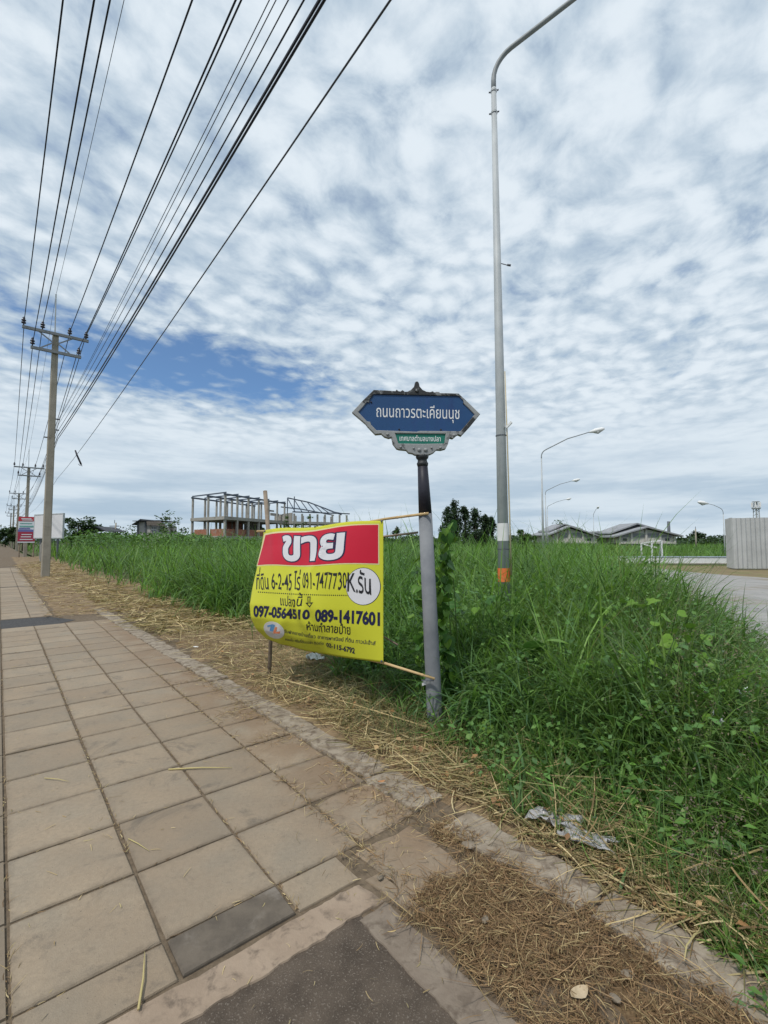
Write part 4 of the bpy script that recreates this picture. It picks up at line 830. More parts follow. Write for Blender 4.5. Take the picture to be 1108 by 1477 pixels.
tag(fast_mesh('leaf_litter', *LITTER_LEAVES, M_STRAW), 'small brown dead leaves mixed into the cut straw', 'dead leaves', kind='stuff')
def verge_green(n, r0, r1, a, b, L, pal, lean=0.5, wd=0.004, xmin=-99):
    x, y, r = polar(n, r0, r1, -45, 55); o, t = otof(x, y); d = o-edge_o(t); k = (d > a) & (d < b) & (o > 2.32) & (x > xmin) & (RNG.uniform(0, 1, n) < sstep(a, b, d)*0.85+0.15)
    x, y, r = x[k], y[k], r[k]; N = len(x)
    return blade_mesh(np.stack([x, y, np.full(N, 0.0)], 1), L*RNG.lognormal(0, 0.35, N), RNG.uniform(0, 6.283, N), np.abs(RNG.normal(lean, 0.35, N)), RNG.normal(0.9, 0.4, N), wd*RNG.uniform(0.6, 1.4, N), pick(pal, N), 4)
stuff('verge_grass', [verge_green(42000, 1.3, 9, -0.60, 0.30, 0.20, DRYG+DRYG+GREENS+LIGHT), verge_green(9000, 8, 40, -0.7, 0.25, 0.35, DRYG+GREENS, wd=0.012),
    verge_green(13000, 1.3, 4.0, -0.50, 0.35, 0.30, LIGHT+DRYG+DRYG+GREENS+STRAW[:2], 0.85, 0.0042, 0.6), verge_green(26000, 3.8, 7.5, -1.0, 0.1, 0.26, [(0.15, 0.165, 0.075), (0.11, 0.145, 0.065), (0.21, 0.20, 0.10)], 0.85, 0.0055)],
    M_GRASS, 'short half dry cut grass at the edge of the mown verge', 'grass')
# straw chips heaped inside the broken corner, straw in the joints, loose stalks on the path
def box_pts(n, o0, o1, t0, t1): o = RNG.uniform(o0, o1, n); t = RNG.uniform(t0, t1, n); return o*PX+t*DX, o*PY+t*DY, o, t
x, y, o, t = box_pts(34000, 1.38, 2.06, 0.05, 1.95); k = (o > 1.40+0.05*vnoise(t*5, o, 61)) & ((o-1.86 > 0) | (t < 1.60+0.12*vnoise(o*6, t*6, 62)))
k &= (vnoise(x*9, y*9, 68)+.6*vnoise(x*23, y*23, 69) > RNG.uniform(-1.1, .15, len(x))); x, y, N = x[k], y[k], k.sum(); parts = [lying(x, y, RNG.uniform(-0.008, 0.022, N), 0.036, 0.0024, STRAW[:2]+STRAW[3:4]+BROWN+BROWN+BROWN, 0.22, seg=2)]
x, y, o, t = box_pts(1100, 1.38, 2.1, 0.2, 1.7); parts.append(lying(x, y, RNG.uniform(0.0, 0.03, len(x)), 0.11, 0.0026, STRAW[:2]+BROWN+BROWN, 0.2, seg=4))
# broken column by the kerb
x, y, o, t = box_pts(9000, 1.42, 2.26, 1.5, 6.2); ki = kerb_out(t)-0.225
pr = np.exp(-((o-ki)/0.075)**2)*(0.35+0.65*(vnoise(t*2.4, t, 63) > -0.1))+np.exp(-((o-1.535)/0.035)**2)*(0.35+0.9*(t < 3.0))
for tj in TB[:9]: pr += 0.55*np.exp(-((t-tj-0.03)/0.03)**2)*(o > 1.6)*(vnoise(o*3, tj*3, 64) > -0.2)
for a, b, ra in ((1.95, 2.2, 0.16), (1.93, 2.72, 0.16), (1.50, 2.02, 0.11), (1.85, 3.6, 0.13), (1.78, 4.35, 0.16), (2.08, 2.4, 0.22)): pr += 1.1*np.exp(-((o-a)**2+(t-b)**2)/ra**2)
k = RNG.uniform(0, 1, len(x)) < pr; parts.append(lying(x[k], y[k], RNG.uniform(0.002, 0.022, k.sum()), 0.05, 0.0028, STRAW+BROWN+BROWN, 0.18, seg=2))
# the joints
for oj, dens_, s_ in ((0.09, 240, 0.010), (0.578, 620, 0.010), (1.065, 320, 0.010), (1.545, 420, 0.012)):
    tt = 1.9+9.3*RNG.uniform(0, 1, dens_)**1.5; oo = oj+RNG.normal(0, s_, dens_); k = vnoise(tt*1.6, oj*9+tt*0, 66) > -0.35
    tt, oo = tt[k], oo[k]; parts.append(lying(oo*PX+tt*DX, oo*PY+tt*DY, RNG.uniform(-0.006, 0.004, len(tt)), 0.028, 0.0026, STRAW+BROWN, 0.1, seg=2, az=PHI+np.pi/2+RNG.normal(0, 0.5, len(tt))))
for tj in TB[:14]:
    n_ = 26; oo = RNG.uniform(0.1, 2.0, n_); tt = tj+RNG.normal(0, 0.008, n_); parts.append(lying(oo*PX+tt*DX, oo*PY+tt*DY, RNG.uniform(-0.005, 0.004, n_), 0.03, 0.0026, BROWN+STRAW[:2], 0.1, seg=2, az=PHI+RNG.normal(0, 0.4, n_)))
x, y, o, t = box_pts(420, 0.0, 2.2, 1.9, 11); parts.append(lying(x, y, np.full(len(x), 0.006), 0.035, 0.0028, STRAW, 0.06, seg=3))
x, y, o, t = box_pts(170, -0.5, 1.38, 0.3, 1.85); parts.append(lying(x, y, np.full(len(x), 0.002), 0.030, 0.0026, STRAW, 0.06, 0.9, seg=4))
x, y, o, t = box_pts(260, 1.25, 2.25, 0.3, 2.2); parts.append(lying(x, y, np.full(len(x), 0.028), 0.05, 0.0028, STRAW+BROWN, 0.08, 0.9, seg=4))
# earth patch round the pole
x, y, o, t = box_pts(5200, 0.85, 3.3, 11.8, 40); parts.append(lying(x, y, RNG.uniform(0.02, 0.05, len(x)), 0.16, 0.010, STRAW+BROWN, 0.12, seg=2))
stuff('loose_straw', parts, M_STRAW, 'brown straw chips heaped in the broken corner and joints of the footpath', 'straw')
# a few single dry stalks one could pick up
def stalk_thing(a, b, rad, lab):
    a, b = W(*a, 0.008), W(*b, 0.010); m = (a+b)/2+Vector((random.uniform(-.01, .01), random.uniform(-.01, .01), 0.004))
    o = MB().tube([a, (a+m)/2, m, (b+m)/2, b], [rad, rad*0.95, rad*0.8, rad*0.6, rad*0.3], 6).build('dry_stalk', M_STALK, None, loc=a); tag(o, lab, 'dry stalk')
M_STALK = plain('straw stalk', (0.42, 0.35, 0.16), 0.6)
stalk_thing((0.43, 1.85), (0.50, 2.08), 0.0045, 'thick yellow dry stalk lying on the paving at its lower edge')
stalk_thing((0.98, 3.58), (1.33, 3.32), 0.006, 'long straw coloured stalk across a paving joint in the middle of the footpath')
stalk_thing((0.60, 2.90), (0.66, 2.72), 0.003, 'short bent straw in the joint beside a stained paving slab')
stalk_thing((0.30, 3.98), (0.42, 3.82), 0.003, 'thin pale straw on a clean slab in the left row of the footpath')

# ---- broad leaved creepers: every leaf its own object
def leaf_shape(kind):
    if kind == 'heart': out = [(0, 0.08), (0.20, -0.06), (0.42, 0.02), (0.52, 0.26), (0.44, 0.52), (0.24, 0.78), (0, 1.02)]
    elif kind == 'round': out = [(0, 0.06), (0.24, -0.06), (0.50, 0.08), (0.58, 0.36), (0.50, 0.64), (0.28, 0.84), (0, 0.86)]
    else: out = [(0, 0.05), (0.30, -0.10), (0.52, 0.02), (0.34, 0.26), (0.40, 0.48), (0.20, 0.66), (0, 1.08)]
    mid = [(0, 0.08), (0, 0.0), (0, 0.12), (0, 0.3), (0, 0.5), (0, 0.74), (0, 1.0)]
    V = []; F = []; n = len(out)
    def zz(x, y): return 0.16*abs(x)-0.22*(y-0.35)**2-0.10*x*x
    for sgn in (1, -1):
        k = len(V)
        for (mx, my), (x_, y_) in zip(mid, out):
            V.append((0, my, zz(0, my))); V.append((sgn*x_*0.55, (my+y_)/2, zz(x_*0.55, (my+y_)/2)+0.02)); V.append((sgn*x_, y_, zz(x_, y_)+random.uniform(-.02, .02)))
        for i in range(n-1):
            for j in (0, 1):
                a = k+i*3+j; f = (a, a+1, a+4, a+3); F.append(f if sgn > 0 else f[::-1])
    return V, F
LEAF_ME = {}
for kd in ('heart', 'round', 'lobed'):
    for nm, mt in (('deep', M_HEART), ('lime', M_LIME)):
        me = bpy.data.meshes.new('leaf'); v, f = leaf_shape(kd); me.from_pydata(v, [], f); me.polygons.foreach_set('use_smooth', [True]*len(me.polygons)); me.materials.append(mt); me.update(); LEAF_ME[kd, nm] = me
M_STEM = plain('green stem', (0.07, 0.12, 0.03), 0.6)
def add_leaf(root, p, size, kd, tone, face=None, droop=0.5):
    o = bpy.data.objects.new('leaf', LEAF_ME[kd, tone]); o.parent = root; o.location = Vector(p)-root.location
    o.rotation_mode = 'XYZ'; az = random.uniform(-2.7, 2.7)+math.pi if face is None else face
    o.rotation_euler = (random.gauss(-droop, 0.42), random.gauss(0, 0.40), az); o.scale = (size, size, size); COL.objects.link(o)
def vine(label, cx, cy, z, n, size, spread, kd, tone, zs=0.12, grp='broad leaved vines among the roadside grass'):
    root = empty('vine_plant', (cx, cy, -0.03)); tag(root, label, 'vine', grp)
    stem = MB(); prev = Vector((cx, cy, -0.03))
    for i in range(int(n*1.3)):
        p = Vector((cx+random.gauss(0, spread*.75), cy+random.gauss(0, spread*0.6), max(0.06, z+random.gauss(0, zs))))
        add_leaf(root, p, 1.2*size*random.uniform(0.65, 1.2), kd, tone if random.random() < 0.8 else ('lime' if tone == 'deep' else 'deep'))
        m = Vector(((cx+p.x)/2, (cy+p.y)/2, p.z*0.55)); stem.tube([Vector((cx+random.uniform(-.02, .02), cy+random.uniform(-.02, .02), -0.02)), m, p], [0.0035, 0.003, 0.002], 4, False)
    stem.build('stem', M_STEM, root, loc=None).location = -root.location
def vp(bx, by, d): p = survey(bx, by, d); return p.x, p.y, max(0.1, p.z)
vine('large folded heart shaped leaves standing just right of the road name post', *vp(783, 962, 4.35), 7, 0.17, 0.10, 'heart', 'deep')
vine('flat wide green leaves low on the straw at the foot of the post', *vp(722, 1080, 3.75), 5, 0.15, 0.09, 'heart', 'deep', 0.03)
vine('dense broad leaves hugging the ground beside the road name post', *vp(692, 1030, 4.0), 12, 0.13, 0.16, 'heart', 'deep', 0.08)
vine('light green lobed leaves scrambling over the middle of the weeds', *vp(905, 955, 4.15), 18, 0.10, 0.20, 'lobed', 'lime')
vine('bright yellow green leaves topping the weeds towards the side road', *vp(972, 908, 4.4), 6, 0.09, 0.14, 'round', 'lime', 0.05)
vine('lime leaved vine hanging below the yellow green leaves', *vp(995, 965, 3.9), 10, 0.10, 0.13, 'heart', 'lime')
vine('pale leaved vine beside the white flowers near the side road', *vp(1042, 1045, 3.15), 9, 0.07, 0.09, 'heart', 'lime', 0.06)
vine('big round scalloped leaves low beside the frame edge', *vp(1082, 1172, 2.72), 5, 0.125, 0.08, 'round', 'deep', 0.04)
vine('single bright round leaves under the big scalloped ones', *vp(1080, 1226, 2.6), 3, 0.085, 0.05, 'round', 'lime', 0.03)
vine('dark broad leaf vine deep in the grass above the scalloped leaves', *vp(1045, 1100, 2.95), 9, 0.11, 0.14, 'round', 'deep', 0.08)
vine('creeping leaves in the grass between the two posts', *vp(690, 880, 5.5), 20, 0.11, 0.35, 'heart', 'deep', 0.15)
vine('small leaved vine rambling in front of the lamp post base', *vp(745, 905, 5.3), 18, 0.10, 0.30, 'heart', 'deep', 0.12)
vine('loose vine over the low grass in front of the weeds heap', *vp(840, 1010, 3.9), 12, 0.08, 0.25, 'heart', 'deep', 0.10)
vine('vine half hidden beneath the seed grass in the middle', *vp(880, 880, 5.2), 14, 0.10, 0.30, 'lobed', 'lime', 0.10)
vine('grey green creeper leaves on the dry grass near the kerb', *vp(985, 1200, 2.6), 8, 0.045, 0.10, 'heart', 'lime', 0.03)
# climber on an old stake right behind the sign post
root = empty('climbing_creeper', (0.56, 4.75, -0.03)); tag(root, 'leafy green creeper climbing in a column behind the road name post', 'creeper')
st = MB()
for sx in (-0.18, -0.05, 0.14, 0.22):
    st.tube([(0.56+sx, 4.52, -0.03), (0.52+sx*0.8, 4.50, 0.6), (0.51+sx*0.7, 4.52, 1.2), (0.48+sx*0.5, 4.50, 1.75+sx*0.5)], [0.006, 0.005, 0.004, 0.002], 5)
st.build('stem', M_STEM, root).location = -root.location
for i in range(200):
    z = random.uniform(0.15, 1.78)**1.0; sgn = 1 if random.random() < 0.66 else -1
    wd_ = 0.17 if sgn > 0 else 0.22; top = 1.78 if sgn > 0 else 1.66
    if z > top: z = random.uniform(0.4, top)
    add_leaf(root, (0.475+sgn*random.uniform(0.03, wd_*.9)+0.04*math.sin(z*5), 4.50+random.uniform(-0.12, 0.10), z), random.uniform(0.07, 0.12), 'heart', 'deep' if random.random() < .6 else 'lime', droop=1.0)
# white flowers
fm = bpy.data.meshes.new('flower'); fv = []; ff = []
for k in range(5):
    a = k*2*math.pi/5; b = len(fv); c, s_ = math.cos(a), math.sin(a)
    fv += [(0, 0, 0)]+[(x_*c-y_*s_, x_*s_+y_*c, z_) for x_, y_, z_ in ((0.5, 0.22, 0.12), (1.0, 0.0, 0.2), (0.5, -0.22, 0.12))]; ff += [(b, b+3, b+2, b+1)]
fm.from_pydata(fv, [], ff); fm.materials.append(plain('petal white', (0.75, 0.75, 0.80), 0.6))
for i, (bx, by, d, lab) in enumerate([(1078, 995, 3.2, 'small white flower uppermost among the weeds near the side road'), (1066, 998, 3.2, 'white flower just beside the uppermost white flower'), (1040, 1040, 3.1, 'white flower beside the pale leaved vine'), (1030, 1028, 3.1, 'half open white flower above the pale leaved vine'),
        (962, 1026, 3.4, 'star shaped white flower alone in the middle of the fine grass')]):
    o = bpy.data.objects.new('white_flower', fm); o.location = survey(bx, by, d); o.scale = (0.022,)*3; o.rotation_euler = (1.0+0.2*i, 0.3*i, i*1.3); COL.objects.link(o); tag(o, lab, 'flower', 'white flowers in the weeds')
# ------------------------------------------------------------------ power poles and lines
def insulator(root, p, s=1.0):
    MB().lathe(p, [(.020*s, 0), (.025*s, .09*s), (.085*s, .10*s), (.095*s, .14*s), (.055*s, .17*s), (.052*s, .20*s), (.085*s, .21*s), (.09*s, .25*s), (.05*s, .28*s), (.045*s, .31*s), (.06*s, .33*s), (.02*s, .39*s)], 10).build('insulator', M_PORC, root)
def utility_pole(o, t, top, label, detail=True):
    root = empty('utility_pole', W(o, t, 0), PHI); tag(root, label, 'utility pole', 'utility poles along the footpath')
    n = 8; a, b = .165, .12; ch = .035
    V = []
    for z, h_ in ((-.1, a), (top, b)):
        V += [(x, y, z) for x, y in ((-h_+ch, -h_), (h_-ch, -h_), (h_, -h_+ch), (h_, h_-ch), (h_-ch, h_), (-h_+ch, h_), (-h_, h_-ch), (-h_, -h_+ch))]
    from_data('shaft', V, [tuple(range(7, -1, -1)), tuple(range(8, 16))]+[(i, (i+1) % 8, 8+(i+1) % 8, 8+i) for i in range(8)], M_POLE, root)
    zu, zl = top-.05, top-.89
    MB().box((0.02, -b-.055, zu), (2.50, .10, .12)).build('crossarm', M_CROSS, root); MB().box((0.05, -b-.055, zl), (1.90, .10, .12)).build('crossarm', M_CROSS, root)
    for s_ in (-1, 1):
        MB().bar((s_*.62, -b-.06, zu-.06), (s_*.10, -b-.06, zu-.42), .03, .05).build('brace', M_CROSS, root); MB().bar((s_*.55, -b-.06, zl+.06), (s_*.10, -b-.06, zl+.40), .03, .05).build('brace', M_CROSS, root)
    for x in (-1.18, -.50, .52, 1.17): insulator(root, (x, -b-.055, zu+.06))
    for x in (-.84, .90): insulator(root, (x, -b-.055, zl+.06))
    MB().bar((-.02, .05, top-.2), (-.05, .05, top+1.9), .05, .05).build('earth_spike', M_GALV, root)
    MB().bar((-b-.15, -.02, top*.565), (-b, -.02, top*.565), .05, .05).bar((b, -.02, top*.60), (b+.16, -.02, top*.60), .05, .05).bar((b, -.02, top*.645), (b+.16, -.02, top*.645), .05, .05).build('cable_bracket', M_DARKSTEEL, root)
    return root
M_CROSS = plain('galvanised crossarm', (0.20, 0.215, 0.23), 0.55)
POLES = [(1.66, 25.9, 11.07), (2.1, 60, 9.1), (2.2, 94, 9.1), (2.25, 128, 9.1), (2.3, 162, 9.1)]
PL = ['tall square concrete utility pole nearest, with two crossarms and black insulators', 'second utility pole, behind the notice board', 'third utility pole down the footpath', 'fourth utility pole down the footpath', 'fifth and farthest utility pole down the footpath']
for (o, t, h_), l in zip(POLES, PL): utility_pole(o, t, h_, l)
M_THIN = plain('thin weathered cable', (0.07, 0.075, 0.09), 0.6)
def wire(name, label, do, dz1, dz2, o0, rad, sag=.34, group='overhead wires along the footpath', t0=-8.1, cat='wire'):
    """do: offset across the path from the pole centre, dz: height below the pole top"""
    P0 = (o0, t0, POLES[0][2]+dz1); stops = [P0]+[(po+do, pt, ph+(dz1 if i == 0 else dz2)) for i, (po, pt, ph) in enumerate(POLES)]; pts = []
    for (a, b, c), (a2, b2, c2) in zip(stops[:-1], stops[1:]):
        n = 22 if b < 30 else 8
        for k in range(n): u = k/n; pts.append(W(a+(a2-a)*u, b+(b2-b)*u, c+(c2-c)*u-4*sag*u*(1-u)))
    pts.append(W(*stops[-1])); base = W(*stops[1])
    o = MB().tube(pts, rad, 6).build(name, M_CABLE if rad > .0075 else M_THIN, None, loc=base); return tag(o, label, cat, group)
wire('power_line', 'thick power line on the outermost road side insulator of the upper crossarm', -1.16, .31, .31, .51, .016)
wire('power_line', 'thick power line on the road side insulator of the lower crossarm', -.81, -.48, -.48, .85, .016)
wire('power_line', 'thick power line on the inner road side insulator of the upper crossarm', -.49, .37, .37, 1.13, .016)
wire('earth_wire', 'thin earth wire strung between the spikes on top of the poles', -.05, 1.88, 1.88, 1.49, .007)
wire('power_line', 'thick power line on the inner field side insulator of the upper crossarm', .54, .29, .29, 2.30, .016)
wire('power_line', 'thick power line on the outermost field side insulator of the upper crossarm', 1.17, .24, .24, 2.96, .016)
wire('power_line', 'thick power line on the field side insulator of the lower crossarm', .89, -.51, -.51, 2.64, .016)
for i, (dz, o0, rad, lab) in enumerate([(-3.90, 1.82, .005, 'thin cable highest of the low bundle under the crossarms'), (-3.99, 1.86, .005, 'thin cable paired just below the highest of the low bundle'), (-4.15, 1.90, .006, 'thin cable third from the top of the low bundle'),
        (-4.47, 1.89, .008, 'cable fourth from the top of the low bundle'), (-4.67, 1.91, .011, 'thick black cable fifth from the top of the low bundle'), (-4.73, 1.89, .011, 'thick black cable sixth from the top of the low bundle'), (-4.83, 1.86, .012, 'thickest black cable lowest of the low bundle')]):
    wire('telecom_cable', lab, .25-.02*(i % 2), dz, dz*.80, o0, rad, .30)
wire('drop_wire', 'single thin wire hanging lowest, well to the right of the bundle', .30, -6.63, -4.6, 1.13, .0055, .28)
# dangling splice on the low wire
p0 = survey(113, 661, 19.8); root = empty('hanging_splice', p0); tag(root, 'dark stick shaped splice hanging crooked on the lowest thin wire', 'cable splice', 'overhead wires along the footpath')
MB().tube([(-.14, 0, .34), (-.06, .01, .12), (.12, .02, -.26)], [.028, .036, .036], 7).build('body', M_CABLE, root); MB().tube([(.12, .02, -.26), (.17, .02, -.33), (.06, .02, -.30), (.0, .02, -.24)], [.016, .014, .012, .01], 6).build('hook', M_CABLE, root)

# ------------------------------------------------------------------ street lamps
def street_lamp(x, y, label, scale=1.0, rot=-PSI, hgt=8.3, arm=3.3, bands=False, rad=.092, group='street lamps of the side road', lean=(0, 0)):
    root = empty('street_lamp', (x, y, 0), rot); tag(root, label, 'street lamp', group); top = hgt*scale; r0 = rad*scale if scale < 1 else rad
    L = lambda z: Vector((lean[0]*z, lean[1]*z, 0))
    MB().tube([L(0)+Vector((0, 0, -.1)), L(top*.5)+Vector((0, 0, top*.5)), L(top)+Vector((0, 0, top))], [r0, r0*.72, r0*.44], 14).build('pole', M_GALV, root)
    pts = [L(top)+Vector((0, 0, top-.1)), L(top)+Vector((0, 0, top+.14))]; a0 = pts[-1]; rise = .30
    for k in range(1, 7): th = math.radians(64)*k/6; pts.append(a0+Vector((.50*(1-math.cos(th)), 0, .50*math.sin(th))))
    e = pts[-1]; pts.append(e+Vector((arm*.5*scale, 0, arm*.235*scale))); pts.append(e+Vector((arm*scale, 0, arm*.36*scale)))
    MB().tube(pts, [r0*.42]*2+[r0*.40]*6+[r0*.38, r0*.32], 10).build('arm', M_ARM, root)
    h_ = pts[-1]; d_ = Vector((1, 0, .18)).normalized()
    hd = MB(); hd.tube([h_-d_*.05, h_+d_*.15, h_+d_*.35, h_+d_*.75, h_+d_*.92], [.05*scale, .10*scale, .16*scale, .15*scale, .06*scale], 10); head = hd.build('lamp_head', M_WHITE, root)
    MB().tube([h_+d_*.25-Vector((0, 0, .08)), h_+d_*.5-Vector((0, 0, .14)), h_+d_*.78-Vector((0, 0, .08))], [.06*scale, .12*scale, .05*scale], 8).build('lens', plain('lamp glass', (0.5, 0.52, 0.52), 0.2), head)
    if bands:
        fr = lambda z: r0*(1-.56*z/top)
        def ring(nm, z0, z1, mat, g=.003): MB().tube([L(z0)+Vector((0, 0, z0)), L(z1)+Vector((0, 0, z1))], [fr(z0)+g, fr(z1)+g], 18, False).build(nm, mat, root)
        ring('white_band', 1.60, 1.86, M_WHITEBAND); ring('orange_band', 1.00, 1.20, M_ORANGE)
        for z in (1.47, 3.17): ring('strap', z, z+.014, M_DARKSTEEL, .006)
        for z in (top-.42, top-.06): ring('collar', z, z+.03, M_GALV, .008); [MB().tube([L(z)+Vector((s_*(fr(z)+.005), 0, z+.015)), L(z)+Vector((s_*(fr(z)+.035), 0, z+.02))], .012, 6).build('bolt', M_DARKSTEEL, root) for s_ in (-1, 1)]
        MB().bar(L(5.85)+Vector((fr(5.85), 0, 5.85)), L(5.8)+Vector((fr(5.8)+.10, 0, 5.80)), .010, .010).tube([L(5.8)+Vector((fr(5.8)+.09, 0, 5.81)), L(5.8)+Vector((fr(5.8)+.14, 0, 5.79))], .016, 6).build('hook', M_DARKSTEEL, root)
        MB().tube([L(1.08)+Vector((fr(1.1)+.022, -.02, 1.10)), L(2.0)+Vector((fr(2)+.022, -.02, 2.0)), L(3.2)+Vector((fr(3.2)+.018, -.02, 3.2)), L(4.15)+Vector((fr(4.1)+.012, -.02, 4.15))], [.013, .012, .011, .008], 6).build('side_stick', plain('pale bamboo strip', (0.50, 0.44, 0.30)), root)
        MB().bar(L(3.3)+Vector((fr(3.3)+.01, -.05, 3.28)), L(3.4)+Vector((fr(3.3)+.09, -.05, 3.36)), .05, .03).build('tie_knot', M_WHITE, root)
    return root
M_ARM = worn('arm steel', (0.22, 0.245, 0.26), (0.28, 0.30, 0.32), 3, rough=0.5, bump_s=0.03)
M_WHITEBAND = worn('white painted band', (0.60, 0.61, 0.62), (0.70, 0.70, 0.70), 5, stain=(0.38, 0.38, 0.40), stain_scale=7, stain_at=(.6, .75), bump_s=0.05)
street_lamp(1.775, 7.0, 'tall grey street lamp post with orange and white painted bands', bands=True, hgt=8.72, lean=(-.0055, 0))
street_lamp(10.95, 32.5, 'second street lamp down the side road, first beyond the banded post', hgt=7.32, arm=2.85)
street_lamp(20.1, 58.5, 'third street lamp down the side road', hgt=7.32, arm=2.85); street_lamp(29.3, 84.4, 'fourth and farthest of the street lamps in line', hgt=7.32, arm=2.85)
street_lamp(survey(857, 780, 80).x, 80, 'street lamp seen end on in front of the grey houses', hgt=5.6, arm=2.2, rot=R(-100), rad=.075)
street_lamp(survey(1045, 780, 42).x, 42, 'small street lamp turned away, standing beside the zinc fence', hgt=3.95, arm=1.05, rot=R(180), rad=.06)

# ------------------------------------------------------------------ lettering
def curve_fill(loops, offset=0.0, extrude=0.0, bevel=0.0, dims='2D'):
    cu = bpy.data.curves.new('shape', 'CURVE'); cu.dimensions = dims; cu.fill_mode = 'BOTH' if extrude else 'FRONT'; cu.extrude = extrude; cu.bevel_depth = bevel; cu.bevel_resolution = 1; cu.offset = offset
    for lp_ in loops:
        sp_ = cu.splines.new('POLY'); sp_.points.add(len(lp_)-1); sp_.points.foreach_set('co', [q for x, y in lp_ for q in (x, y, 0, 1)]); sp_.use_cyclic_u = True
    o = bpy.data.objects.new('shape', cu); COL.objects.link(o); dg = bpy.context.evaluated_depsgraph_get(); me = o.evaluated_get(dg).to_mesh()
    v = [tuple(a.co) for a in me.vertices]; f = [tuple(p.vertices) for p in me.polygons]; o.evaluated_get(dg).to_mesh_clear(); bpy.data.objects.remove(o); bpy.data.curves.remove(cu); return v, f
def font_loops(s):
    cu = bpy.data.curves.new('words', 'FONT'); cu.body = s; cu.resolution_u = 3; o = bpy.data.objects.new('words', cu); COL.objects.link(o)
    dg = bpy.context.evaluated_depsgraph_get(); c2 = o.to_curve(dg); out = []
    for sp_ in c2.splines:
        if sp_.type == 'BEZIER':
            b = sp_.bezier_points; n = len(b); lp_ = []
            for i in range(n):
                p0, p1, p2, p3 = b[i].co, b[i].handle_right, b[(i+1) % n].handle_left, b[(i+1) % n].co
                st_ = ((p0-p1).length+(p1-p2).length+(p2-p3).length) > (p0-p3).length*1.01
                for k in range(3 if st_ else 1): u = k/3 if st_ else 0; lp_.append(((1-u)**3*p0.x+3*u*(1-u)**2*p1.x+3*u*u*(1-u)*p2.x+u**3*p3.x, (1-u)**3*p0.y+3*u*(1-u)**2*p1.y+3*u*u*(1-u)*p2.y+u**3*p3.y))
        else: lp_ = [(p.co[0], p.co[1]) for p in sp_.points]
        q_ = [lp_[0]]
        for p in lp_[1:]:
            if abs(p[0]-q_[-1][0])+abs(p[1]-q_[-1][1]) > 1e-4: q_.append(p)
        if len(q_) > 2: out.append(q_)
    o.to_curve_clear(); bpy.data.objects.remove(o); bpy.data.curves.remove(cu); return out
def area(l): return sum(a[0]*b[1]-b[0]*a[1] for a, b in zip(l, l[1:]+l[:1]))/2
def inside(p, l):
    r_ = False
    for (x0, y0), (x1, y1) in zip(l, l[1:]+l[:1]):
        if (y0 > p[1]) != (y1 > p[1]) and p[0] < (x1-x0)*(p[1]-y0)/(y1-y0)+x0: r_ = not r_
    return r_
UPPER = set('\u0e31\u0e34\u0e35\u0e36\u0e37\u0e4d'); TONE = set('\u0e48\u0e49\u0e4a\u0e4b\u0e4c')
def words(s, offset=0.0, narrow=1.0):
    """filled glyph shapes of a line of text, tone marks lifted above vowel signs: (verts, faces), extent"""
    base = ''; lifts = []
    for i, ch in enumerate(s):
        if ch in TONE and i and s[i-1] in UPPER: lifts.append((len(base), ch)); continue
        base += ch
    loops = font_loops(base)
    for k, ch in lifts:
        a = font_loops(base[:k]); b = font_loops(base[:k]+ch); loops += [[(x, y+.19) for x, y in l] for l in b[len(a):]]
    thai = lambda c: 0x0e00 <= ord(c) < 0x0e80
    owner = []
    for ch in base:
        if ch != ' ': owner += [thai(ch)]*len(font_loops(ch))
    owner += [True]*(len(loops)-len(owner)); outs = []; holes = []
    for flag in (True, False):
        ls = [l for l, w_ in zip(loops, owner) if w_ == flag]
        if ls:
            sg = area(max(ls, key=lambda l: abs(area(l)))) > 0
            outs += [l for l in ls if (area(l) > 0) == sg]; holes += [l for l in ls if (area(l) > 0) != sg]
    V = []; F = []
    for i, l in enumerate(outs):
        hs = [h for h in holes if inside(h[0], l) and abs(area(h)) < abs(area(l))]
        try: v, f = curve_fill([l]+hs, offset)
        except Exception: continue
        k = len(V); V += [(x, y, 0.0004*(i % 3)) for x, y, z in v]; F += [tuple(j+k for j in q_) for q_ in f]
    V = np.array(V); lo = min(p[0] for l in loops for p in l); hi = max(p[0] for l in loops for p in l); b0 = min(p[1] for l in loops for p in l); b1 = max(p[1] for l in loops for p in l)
    return V, F, (lo, hi, b0, b1)

